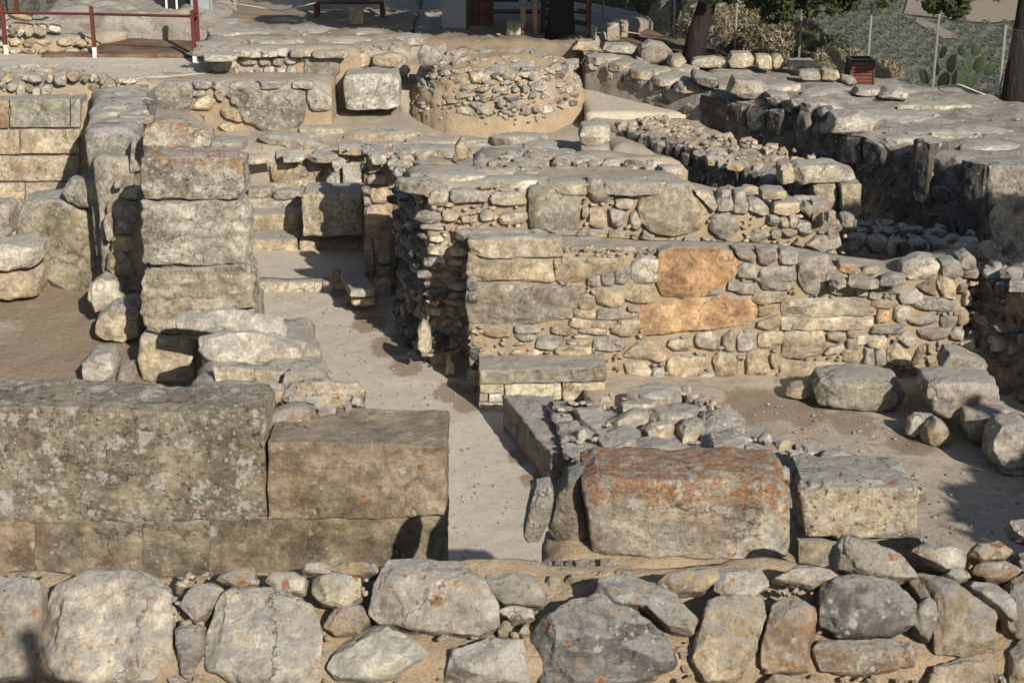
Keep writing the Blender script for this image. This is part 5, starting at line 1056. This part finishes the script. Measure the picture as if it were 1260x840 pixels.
m = MB(); wires = []
Vw = []; Fw = []
def wire(a, b, r=.0015):
    a = Vector(a); b = Vector(b); i = len(Vw); t_ = (b-a).normalized(); s_ = t_.cross(Vector((0, 1, 0))).normalized()*r; q_ = t_.cross(s_).normalized()*r
    for p_ in (a, b): Vw.extend([tuple(p_+s_), tuple(p_-s_*.5+q_), tuple(p_-s_*.5-q_)])
    for k in range(3): Fw.append((i+k, i+(k+1) % 3, i+3+(k+1) % 3, i+3+k))
for a, b, L in fpts:
    if a[0] > 12: continue
    n_ = int(L/.075); P = lambda s: (a[0]+(b[0]-a[0])*s, a[1]+(b[1]-a[1])*s)
    for k in range(-int(FH/.075), n_+1):
        for sg in (1, -1):
            s0, s1 = k*.075, k*.075+FH; z0_, z1_ = 0, FH
            if sg < 0: z0_, z1_ = FH, 0
            c0, c1 = max(0, s0), min(L, s1)
            if c1 <= c0: continue
            za = z0_+(z1_-z0_)*(c0-s0)/FH; zb = z0_+(z1_-z0_)*(c1-s0)/FH
            pa_, pb_ = P(c0/L), P(c1/L); wire((pa_[0], pa_[1], fz(pa_[0])+za), (pb_[0], pb_[1], fz(pb_[0])+zb))
    for hz in (.02, FH): pa_, pb_ = P(0), P(1); wire((pa_[0], pa_[1], fz(pa_[0])+hz), (pb_[0], pb_[1], fz(pb_[0])+hz), .004)
wo_ = link('wire_mesh', mesh('wire_mesh', np.array(Vw), np.array(Fw, np.int32), M_wire, False), fn); wo_['kind'] = 'stuff'
def rope(pts, lb, r=.012):
    P = [Vector(q) for q in pts]; Q = []
    for i in range(len(P)-1):
        for k in range(8):
            s = k/8; sag = -.12*4*s*(1-s) if (P[i+1]-P[i]).length > 1 else 0; Q.append(P[i].lerp(P[i+1], s)+Vector((0, 0, sag)))
    Q.append(P[-1]); m = MB(); m.tube(Q, r, 5); o = m.build('rope', M_rope, None, True); tag(o, lb, 'rope'); return o
rope([G(848,48,2.9), G(866,54,2.75), G(901,70,2.5)], 'pale rope drooping right of the dark leaning trunk')
rope([G(760,38,2.9), G(800,44,2.85), G(835,47,2.85)], 'pale rope running from the wooden fence end to the leaning trunk')
rope([G(1145,110,2.5), G(1180,104,2.75), G(1226,122,2.5)], 'pale rope looped low between the two rightmost fence posts')
rope([G(262,2,3.3), G(298,6,3.3), G(345,14,3.2), G(388,4,3.4)], 'pale rope looped between the grey panel and the left bench')
rope([G(470,10,3.3), G(515,14,3.2), G(548,8,3.35)], 'pale rope hanging between the left bench and the grey sign panel')

# ================================================================== litter bin
bi = thing('litter_bin', 'maroon slatted litter bin with a black bag rim on the skyline', 'bin', tuple(G(1057, 104, 2.5)))
bc = bi.location; m = MB(); m.box((bc.x, bc.y, bc.z+.22), (.36, .36, .42)); m.build('liner', M_black, bi)
for i in range(7):
    z = bc.z+.04+i*.062; m = MB()
    for sx_, sy_, dx, dy in ((0, -.2, .42, .02), (0, .2, .42, .02), (-.2, 0, .02, .38), (.2, 0, .02, .38)): m.box((bc.x+sx_*1.0, bc.y+sy_, z), (dx, dy, .048))
    m.build('slat', M_slat, bi)
m = MB()
for i, j in ((-1, -1), (1, -1), (1, 1), (-1, 1)): m.box((bc.x+i*.215, bc.y+j*.215, bc.z+.2), (.03, .03, .46))
m.build('corner_post', M_wood, bi)
m = MB(); m.box((bc.x, bc.y-.2, bc.z+.47), (.46, .05, .05)); m.box((bc.x, bc.y+.2, bc.z+.47), (.46, .05, .05)); m.box((bc.x-.2, bc.y, bc.z+.47), (.05, .36, .05)); m.box((bc.x+.2, bc.y, bc.z+.47), (.05, .36, .05))
m.build('bag_rim', M_black, bi)

# ================================================================== benches, sign panel, wooden fence in the tree shade
def bench(lb, x0, x1, yb, z, legs, conc=()):
    A_, B_ = G(x0, yb, z), G(x1, yb, z); o = thing('wooden_bench', lb, 'bench', tuple(A_.lerp(B_, .5)))
    L = B_.x-A_.x; Y = A_.y
    for k in range(3): MB().box(((A_.x+B_.x)/2, Y+.08+k*.13, z+.30), (L, .11, .05)).build('seat_slat', M_wood, o)
    for k in range(2): MB().box(((A_.x+B_.x)/2, Y+.46, z+.52+k*.17), (L, .03, .12)).build('back_slat', M_wood, o)
    for s in legs:
        x = A_.x+L*s; MB().box((x, Y+.02, z+.14), (.09, .09, .28)).build('leg', M_wood, o); MB().box((x, Y+.44, z+.42), (.08, .08, .84)).build('leg', M_wood, o)
    return o
bench('dark wooden bench left of the grey sign panel', 389, 472, 22, 3.1, (.0, .98))
bench('dark wooden bench in deep shade right of the grey sign panel', 577, 690, 34, 3.0, (.03, .97))
bench('wooden bench end at the top left beyond the little wall', -10, 68, 4, 3.3, (.1, .9))
for lb, q, z, Y in [('grey concrete block under the left bench', [(429,31),(429,10),(446,10),(447,31)], 3.05, None), ('concrete block beside the legs of the person in shade', [(623,44),(624,28),(641,27),(641,44)], 3.0, None), ('concrete block left of two beside the wooden fence end', [(720,50),(721,32),(734,31),(735,48)], 2.9, None), ('concrete block right of two beside the wooden fence end', [(747,51),(747,30),(762,29),(763,50)], 2.88, None)]:
    o = blk('concrete_block', lb, 'concrete block', q, z, .3, (.40,.37,.31), p=12, chops=1, cut=.03, amp=.01, lo=0, lw=.1, ld=.1)
pn = thing('sign_panel', 'tall grey sign board on legs seen between the benches', 'sign', tuple(G(560, 35, 3.02)))
v = pn.location; MB().box((v.x, v.y, v.z+.65), (.46, .05, 1.3)).build('board', M_panel, pn)
MB().box((v.x+.26, v.y, v.z+.65), (.05, .09, 1.32)).build('frame_post', M_wood, pn); MB().box((v.x-.25, v.y, v.z+.65), (.03, .07, 1.32)).build('frame_post', M_panel, pn)
pn = thing('sign_panel', 'grey sign board behind the tall railing post at the top left', 'sign', tuple(G(245, 20, 3.1)))
v = pn.location; MB().box((v.x+.04, v.y, v.z+.45), (.40, .05, .95)).build('board', M_panel, pn); MB().box((v.x+.28, v.y, v.z+.45), (.06, .06, .95)).build('frame_post', M_postc, pn)
pk = thing('planter_box', 'dark box with two white uprights behind the railing', 'box', tuple(G(217, 11, 3.2)))
v = pk.location; MB().box((v.x, v.y, v.z+.25), (.55, .3, .5)).build('box_body', M_black, pk)
for dx in (-.17, .05): MB().box((v.x+dx, v.y-.17, v.z+.15), (.04, .03, .45)).build('white_upright', M_white, pk)
rf = thing('wooden_fence', 'dark low wooden fence of two rails beside the shaded tree trunk', 'fence', tuple(G(705, 45, 2.95)))
a, b = G(668, 42, 2.98), G(724, 50, 2.9)
for h in (.35, .58, .80): MB().tube([a+Vector((0, 0, h)), b+Vector((0, 0, h-.03))], .05, 4).build('rail', M_wood, rf)
for p_ in (a, b): MB().box((p_.x, p_.y, p_.z+.42), (.10, .10, .9)).build('post', M_wood, rf)
bb = thing('wooden_tub', 'brown slatted wooden tub in the shade behind the benches', 'tub', tuple(G(590, 35, 3.0)))
v = bb.location
for k in range(14):
    a_ = 2*math.pi*k/14; MB().box((v.x+math.cos(a_)*.27, v.y+.5+math.sin(a_)*.27, v.z+.26), (.03, .115, .52), a_).build('stave', M_slat, bb)
MB().tube([(v.x, v.y+.5, v.z+.02), (v.x, v.y+.5, v.z+.45)], .24, 14).build('soil_fill', M_black, bb)

# ================================================================== person standing in the shade
def person(lb, P, rz):
    o = thing('person', lb, 'person', tuple(P))
    def skin(name, pts, edges, rad, mat, sub=2):
        me = bpy.data.meshes.new(name); me.from_pydata(pts, edges, []); me.materials.append(mat)
        ob = link(name, me); sk = ob.modifiers.new('s', 'SKIN'); 
        for i, v_ in enumerate(me.skin_vertices[0].data): v_.radius = rad[i]; v_.use_root = (i == 0)
        sb = ob.modifiers.new('b', 'SUBSURF'); sb.levels = sub; sb.render_levels = sub
        bpy.context.view_layer.update(); dg = bpy.context.evaluated_depsgraph_get(); m2 = bpy.data.meshes.new_from_object(ob.evaluated_get(dg))
        bpy.data.objects.remove(ob); m2.name = name; m2.materials.clear(); m2.materials.append(mat)
        m2.polygons.foreach_set('use_smooth', [True]*len(m2.polygons))
        return link(name, m2, o, Matrix.Translation(Vector(P)) @ Matrix.Rotation(rz, 4, 'Z'))
    pts = [(0,0,.95),(0,0,1.15),(0,.01,1.38),(0,0,1.50),(0,-.01,1.60),(0,-.02,1.72)]; ed = [(0,1),(1,2),(2,3),(3,4),(4,5)]; rad = [(.15,.11),(.13,.10),(.16,.11),(.055,.055),(.075,.09),(.06,.075)]
    for s in (-1, 1):
        b_ = len(pts); pts += [(s*.10,0,.86),(s*.12,-.03 if s > 0 else .03,.50),(s*.12,.02,.30),(s*.13,.03,.09),(s*.14,-.09,.035)]
        rad += [(.095,.095),(.058,.06),(.062,.062),(.036,.04),(.038,.03)]; ed += [(0,b_),(b_,b_+1),(b_+1,b_+2),(b_+2,b_+3),(b_+3,b_+4)]
        b_ = len(pts); pts += [(s*.19,0,1.40),(s*.24,.02,1.13),(s*.20,-.14,.98),(s*.17,-.20,.95)]; rad += [(.055,.055),(.042,.042),(.032,.032),(.035,.02)]; ed += [(2,b_),(b_,b_+1),(b_+1,b_+2),(b_+2,b_+3)]
        for j in range(5):
            c_ = len(pts); dx = (j-2)*.017; q = pts[b_+3]; pts += [(q[0]+dx,q[1]-.035,q[2]-.01),(q[0]+dx*1.2,q[1]-.06-.008*(2-abs(j-2)),q[2]-.04)]; rad += [(.009,.009),(.007,.007)]; ed += [(b_+3,c_),(c_,c_+1)]
    skin('body', pts, ed, rad, M_skin)
    skin('shorts', [(0,0,.98),(0,0,.86),(-.11,0,.80),(-.125,0,.56),(.11,0,.80),(.125,0,.56)], [(0,1),(1,2),(2,3),(1,4),(4,5)], [(.165,.125),(.15,.12),(.105,.105),(.10,.10),(.105,.105),(.10,.10)], M_cloth)
    skin('shirt', [(0,0,1.0),(0,0,1.2),(0,.01,1.40),(-.19,0,1.40),(-.23,.01,1.22),(.19,0,1.40),(.23,.01,1.22)], [(0,1),(1,2),(2,3),(3,4),(2,5),(5,6)], [(.16,.125),(.145,.115),(.155,.12),(.07,.07),(.065,.065),(.07,.07),(.065,.065)], M_white)
    skin('hair', [(0,.015,1.70),(0,.03,1.78)], [(0,1)], [(.085,.095),(.07,.08)], M_black)
    return o
person('person standing beside the camera, only the shadow on the nearest wall in view', Vector((.98, .88, 6.17)), 3.1)
person('person in grey shorts standing bare-legged in the tree shade at the top centre', G(651, 43, 3.0), .1)

# ================================================================== trees and plants
def crown_mesh(name, blobs, n, leaf, mat, flat=.6, seed=1, aspect=2.2):
    r = np.random.default_rng(seed); P = []
    w = np.array([b[1]**2 for b in blobs]); w = w/w.sum()
    for i, (c_, rad) in enumerate(blobs):
        k = int(n*w[i]); d = r.normal(size=(k, 3)); d /= np.linalg.norm(d, axis=1)[:, None]
        q = d*(r.uniform(.35, 1, size=(k, 1))**.5)*rad; q[:, 2] *= flat
        q += fbm(q*2.2+i*9, 3, 3)[:, None]*d*rad*.3
        P.append(q+np.array(c_))
    P = np.vstack(P); k = len(P)
    a = r.normal(size=(k, 3)); a /= np.linalg.norm(a, axis=1)[:, None]; b = np.cross(a, r.normal(size=(k, 3))); b /= np.linalg.norm(b, axis=1)[:, None]
    s = leaf*r.uniform(.6, 1.4, size=(k, 1)); a = a*s*aspect/2; b = b*s/2
    V = np.empty((k*4, 3)); V[0::4] = P-a-b*.4; V[1::4] = P+b; V[2::4] = P+a-b*.4; V[3::4] = P-b*.8
    return mesh(name, V, np.arange(k*4, dtype=np.int32).reshape(-1, 4), mat, False)
def pine(lb, base, lean, h, blobs, n, rad=.25, branches=(), seed=1, leaf=.10, mat=None, name='pine_tree', group='pine trees at the edge of the site'):
    o = thing(name, lb, 'tree', tuple(base), group); B = Vector(base); pts = []
    for i in range(9):
        s = i/8; pts.append(B+Vector((lean[0]*s+.08*math.sin(s*7+seed), lean[1]*s+.06*math.cos(s*5+seed), h*s-.25*(i == 0))))
    MB().tube(pts, [rad*(1.25 if i == 0 else 1)*(1-.06*i) for i in range(9)], 14).build('trunk', M_bark, o, True)
    for p0, p1 in branches:
        a_, b_ = B+Vector(p0), B+Vector(p1); MB().tube([a_, a_.lerp(b_, .4)+Vector((0, 0, .12)), a_.lerp(b_, .8)+Vector((0, 0, .05)), b_], [rad*.35, rad*.25, rad*.16, rad*.06], 7).build('limb', M_bark, o, True)
    link('crown', crown_mesh('crown', [(tuple(Vector(c_)+B), r_) for c_, r_ in blobs], n, leaf, mat or M_pine, .6, seed), o)
    return o
tb = G(848, 76, 2.65)
pine('dark leaning pine trunk behind the boulders, left of the dry brush', tb, (1.7, .2), 5, [((.6, -.3, 3.9), 1.5), ((2.3, -.3, 4.2), 1.4), ((-1.4, .2, 4.2), 1.5), ((1.2, .9, 5), 1.6), ((-.4, -1.2, 4.7), 1.5)], 26000, .20, [((.45, 0, 2.6), (2.4, -.3, 3.9)), ((.5, 0, 3), (-1.4, .2, 4.1))], 3)
tb = G(1252, 128, 2.45)
pine('thick pine trunk at the right picture edge behind the cactus', tb, (-.05, .2), 6, [((1.6, -.3, 5.2), 1.2), ((.6, 1.2, 6.3), 1.4)], 12000, .20, [((0, 0, 3.2), (1.4, -.3, 5.0))], 5)
tb = G(685, 46, 2.95)
pine('thick pine trunk in deep shade beside the wooden fence', tb, (.1, .1), 4.6, [((2.3, -4.0, 3.3), 1.1), ((.9, -3.7, 3.2), 1.0), ((-.5, -3.4, 3.1), .95), ((-2.0, -3.0, 3.1), .8), ((-3.4, -3.0, 3.1), .5), ((3.4, -3.6, 3.4), .7), ((-.6, -.6, 3.7), 1.6), ((1.2, -.9, 3.6), 1.5), ((-2.4, -.3, 3.7), 1.6), ((.4, .8, 4.5), 1.7), ((-3.8, .2, 4.1), 1.5), ((2.6, -.6, 4.0), 1.2)], 44000, .27, [((0, 0, 2.6), (-2.2, -.3, 3.7)), ((.1, 0, 2.5), (1.2, -.8, 3.6))], 7)
# hanging sprays that reach into the top of the picture
def spray(lb, pts, n, seed, leaf=.06):
    P = [G(x, y, z) for x, y, z, r_ in pts]
    o = thing('pine_branch', lb, 'pine branch', tuple(P[0]+Vector((0, 0, 1.2)))); a_ = P[0]+Vector((0, .1, 1.3))
    MB().tube([a_+Vector((0, 0, .8)), a_]+[p_ for p_ in P], [.05, .045]+[.03]*len(P), 6).build('twig', M_bark, o, True)
    link('foliage', crown_mesh('foliage', [(tuple(p_+Vector((random.gauss(0, .9)*q[3], random.gauss(0, .5)*q[3], random.gauss(0, .45)*q[3]))), q[3]*random.uniform(.22, .55)) for p_, q in zip(P, pts) for _ in range(9)], n, leaf, M_pine, .8, seed, 3), o)
def gp(x, y, Y, r_): d = ray(x, y); t_ = Y/d.y; return (x, y, CZ+d.z*t_, r_)
spray('wide drooping pine branch above the dry brush, between the leaning trunk and the field', [gp(985,-6,31,.5), gp(945,-4,31.3,.38), gp(1030,-8,31,.42), gp(975,12,31,.27), gp(1075,-14,30.8,.3), gp(1012,4,30.9,.26), gp(915,-14,31.4,.3)], 5200, 12)
spray('small pine branch tip hanging against the tan field, left of the right-edge trunk', [gp(1175,-4,28,.30), gp(1150,-8,28,.25), gp(1195,-8,28,.22), gp(1172,12,28,.17), gp(1210,-16,28,.2)], 2600, 13, .05)
# brush behind the fence
def bush(lb, x, y, Y, w, h, mat, n, seed, grp='dry bushes behind the fence', name='dry_bush'):
    d = ray(x, y); t_ = Y/d.y; b_ = Vector((d.x*t_, Y, CZ+d.z*t_)); o = thing(name, lb, 'bush', tuple(b_), grp)
    bl = []; r = random.Random(seed)
    for k in range(7): bl.append(((b_.x+r.uniform(-.42, .42)*w, b_.y+r.uniform(-.3, .3)*w, b_.z+h*r.uniform(.25, .62)), h*r.uniform(.28, .45)))
    for k in range(6): a_ = r.uniform(0, 6); MB().tube([b_+Vector((0, 0, -.3)), b_+Vector((math.cos(a_)*w*.25, math.sin(a_)*w*.2, h*.6))], [.03, .01], 4).build('stem', M_bark, o)
    link('foliage', crown_mesh('foliage', bl, int(n*1.9), .038, mat, .9, seed, 3.5), o)
bush('tall straw-coloured bush right behind the leaning trunk', 905, 80, 35.5, 1.9, 1.55, M_dry, 9000, 1)
bush('straw-coloured bush at the right shoulder of the tallest one', 962, 86, 34.8, 1.5, 1.3, M_dry, 6000, 2)
bush('green-grey bush behind the skyline blocks', 1010, 90, 34.6, 1.5, .95, M_dryg, 6500, 3)
bush('pale dry bush just left of the litter bin', 1035, 98, 33.6, 1.0, .7, M_dry, 4500, 4)
bush('low dry bush right of the litter bin', 1080, 108, 32.4, .9, .55, M_dry, 4000, 5)
bush('dark green bush behind the leaning trunk on its left', 800, 52, 38.5, 2.6, 1.1, M_dryg, 8000, 6)
bush('olive-green bush between the leaning trunk and the shaded trunk', 745, 32, 39.5, 2.2, 1.1, M_dryg, 6000, 7)
bush('dark hedge-like bush behind the left bench and rope', 330, 8, 38.5, 3.0, 1.0, M_dryg, 8000, 8)
bush('dark bush behind the grey sign panel', 520, 14, 39.5, 2.6, 1.1, M_dryg, 7000, 9)
bush('dark bush beyond the little wall at the top left', 120, 3, 39.0, 3.2, .8, M_dryg, 8000, 10)
# cactus
cb = G(1187, 119, 2.35); cb.y += .6
ct = thing('prickly_pear', 'prickly pear cactus with flat green pads in front of the right-edge trunk', 'cactus', tuple(cb))
r = random.Random(5)
pads = [(-.25, 0, .18, .17, .2), (.0, -.05, .2, .2, -.1), (.28, .03, .2, .18, .25), (-.42, .05, .42, .15, -.4), (-.12, .02, .50, .17, .1), (.16, -.03, .50, .16, -.2), (.40, .04, .48, .16, .4), (.30, 0, .78, .13, .1), (-.3, .05, .7, .12, .3), (.62, .05, .40, .14, .6), (-.6, .06, .25, .15, -.6), (.05, .04, .75, .11, 0)]
sv, sf = cs(8)
for (x, y, z, rr, tl) in pads:
    D_ = sv*np.array([rr*.72, .035, rr]); o = link('pad', mesh('pad', D_, sf, M_cact), ct, Matrix.Translation(cb+Vector((x, y, z))) @ Matrix.Rotation(tl, 4, 'Y') @ Matrix.Rotation(r.uniform(-.7, .7), 4, 'Z'))

# olive groves in the valley
t = NT('field'); p = t.geo('Position'); M_field = t.out(t.mix(t.noise(p, .05, 4), (.20, .155, .11), (.26, .205, .145)), None, .95)
def vz(x, y): return gh(x, y)
def V_at(px_, py_):
    d = ray(px_, py_); t_ = 60/d.y
    while CZ+d.z*t_ > gh(d.x*t_, d.y*t_) and t_ < 3: t_ += .002
    return d.x*t_, d.y*t_
fq = [V_at(*q) for q in ((1112, 20), (1215, 32), (1275, 30), (1300, 10), (1220, 2), (1118, 2))]
Vq = [(a, b, gh(a, b)+.6) for a, b in fq]
o = link('field', mesh('field', np.array(Vq), [tuple(range(6))], M_field, False)); struct(o)
tr_ = [V_at(*q) for q in ((1112, 22), (1150, 36), (1185, 56), (1160, 50), (1130, 34), (1105, 24))]
o = link('dirt_track', mesh('dirt_track', np.array([(a, b, gh(a, b)+.5) for a, b in tr_]), [tuple(range(6))], M_field, False)); struct(o)
ol = []
for k in range(3):
    rr = np.random.default_rng(k); ol.append(crown_mesh('olive tree', [((0, 0, 1.5), 1.35), ((.6, .2, 1.2), 1.0), ((-.5, -.3, 1.3), 1.05), ((.1, -.5, 1.8), .85)], 260, .33, M_olive, .8, 40+k, 1.3))
cand = []
ux, uy = math.cos(.32), math.sin(.32)
for i in range(-70, 90):
    for j in range(0, 110):
        a_, b_ = i*4.6+R(-.5, .5), 200+j*5.4+R(-.45, .45); x, y = a_*ux-(b_-380)*uy*.6, 380+(b_-380)*ux+a_*uy*.6
        if y < 225 or y > 560 or abs(x) > y*.42: continue
        if inpoly(x, y, fq) or inpoly(x, y, tr_): continue
        if fbm(np.array([[x/60, y/60, 2.]]), 2, 5)[0] > .52: continue
        cand.append((y, x))
def infr(y, x):
    z = gh(x, y)+2; v_ = Vector((x, y, z-CZ)); fy = v_.dot(Vector((0, cp, -sp))); px_ = 630+FPX*v_.x/fy; py_ = 420-FPX*v_.dot(Vector((0, sp, cp)))/fy
    return px_ > 690 and px_ < 1265 and py_ > -8
near = [q for q in cand if infr(*q)]; near.sort(); ids = set(near[:300])
for q in near[:300]:
    y, x = q; s = R(.8, 1.2)
    o = link('olive_tree', random.choice(ol), None, Matrix.Translation((x, y, gh(x, y))) @ Matrix.Rotation(R(0, 6), 4, 'Z') @ Matrix.Scale(s, 4))
    tag(o, 'round grey-green olive tree in the rows of the valley grove', 'olive tree', 'olive trees in the valley grove')
co = []
for me in ol: a_ = np.empty(len(me.vertices)*3, np.float32); me.vertices.foreach_get('co', a_); co.append(a_.reshape(-1, 3))
PV = []
for q in cand:
    if q in ids: continue
    y, x = q; s = R(.8, 1.2); v_ = co[random.randint(0, 2)]; k = random.randrange(0, 150)*4; v_ = v_[k:k+360] if not infr(*q) else v_[:600]
    PV.append(v_*s+np.array([x, y, gh(x, y)]))
PV = np.vstack(PV); PV = PV[:len(PV)//4*4]
o = link('olive_grove', mesh('olive_grove', PV, np.arange(len(PV), dtype=np.int32).reshape(-1, 4), M_olive, False)); tag(o, 'far rows of olive trees filling the valley beyond the fence', 'grove', None, 'stuff')

# pine outside the frame whose shadow falls on the courtyard
pine('tall pine standing right of the foreground wall, only its shadow in view', (9.9, 9.6, .3), (.2, 0), 6, [((-.9, .3, 3.7), 1.0), ((.5, 0, 4.4), 1.2), ((.3, -.6, 3.2), 1.0)], 11000, .18, [((0, 0, 2.8), (-.9, .3, 3.6))], 9)

pine('pine outside the right picture edge, only its shadow in view on the terrace end', (11.6, 16.6, .3), (-.2, .2), 6, [((-2.4, -.4, 5.3), .95), ((-1.7, .2, 5.0), .95), ((-3.0, -.6, 5.6), .8), ((-.9, .8, 4.4), 1.2), ((.6, 0, 4.8), 1.3), ((-.3, 1.2, 3.6), 1.0)], 32000, .2, [((0, 0, 2.8), (-.9, .8, 4.3))], 21)
# pebbles and chips on the floors
def scatter(name, regions, n, s0, s1, lb, c):
    sv, sf = cs(2); Vs = []; Fs = []; k = 0
    for (poly, z) in regions:
        P = [xy(*q, z) for q in poly]; us = [q[0] for q in P]; vs = [q[1] for q in P]; m_ = 0
        while m_ < n:
            u, v = R(min(us), max(us)), R(min(vs), max(vs))
            if not inpoly(u, v, P): continue
            s = s0+(s1-s0)*R(0, 1)**4; M_ = np.array([s*R(.7, 1.4), s*R(.7, 1.4), s*R(.4, .8)]); Vs.append(sv*M_*(1+rng.uniform(-.2, .2, (len(sv), 1)))+np.array([u, v, z+s*.2])); Fs.append(sf+k); k += len(sv); m_ += 1
    o = link(name, mesh(name, np.vstack(Vs), np.vstack(Fs).astype(np.int32), M_stone)); setp(o, TINT[c], .05, .1, .1); tag(o, lb, 'gravel', None, 'stuff')
scatter('pebbles', [([(600,700),(546,700),(400,400),(320,360),(410,360),(560,480),(650,640)], 0.01)], 500, .005, .022, 'scattered pebbles and chips on the dust path', 'l')
scatter('stone_chips', [([(900,500),(1150,470),(1260,600),(1260,690),(1135,690),(1110,560),(900,540)], .31)], 450, .006, .028, 'small stone chips strewn over the courtyard soil', 'l')
scatter('stone_chips', [([(0,372),(160,372),(165,478),(0,478)], .03)], 500, .006, .035, 'small stone chips on the floor of the left pit', 'l')
scatter('stone_chips', [([(400,150),(720,160),(720,200),(400,200)], 1.75), ([(240,60),(500,60),(720,40),(240,20)], 3.05), ([(880,100),(1260,130),(1260,200),(1000,140)], 2.62), ([(0,70),(240,80),(240,95),(0,95)], 2.72)], 160, .006, .035, 'small stone chips strewn over the upper terraces', 'l')
# ------------------------------------------------------------------ haze over the valley
hz = NT('haze'); nt = hz.t; nt.nodes.remove(hz.b); pv = nt.nodes.new('ShaderNodeVolumePrincipled'); pv.inputs['Density'].default_value = .00022; pv.inputs['Color'].default_value = (.86, .90, .96, 1)
pv.inputs['Anisotropy'].default_value = .2; nt.links.new(pv.outputs[0], [n_ for n_ in nt.nodes if n_.type == 'OUTPUT_MATERIAL'][0].inputs['Volume'])
V_, F_ = boxgrid(1, 1, 1); hb = link('haze', mesh('haze', (V_-.5)*np.array([1500, 1500, 140])+np.array([0, 640, -55]), F_, hz.m, False)); hb['kind'] = 'stuff'
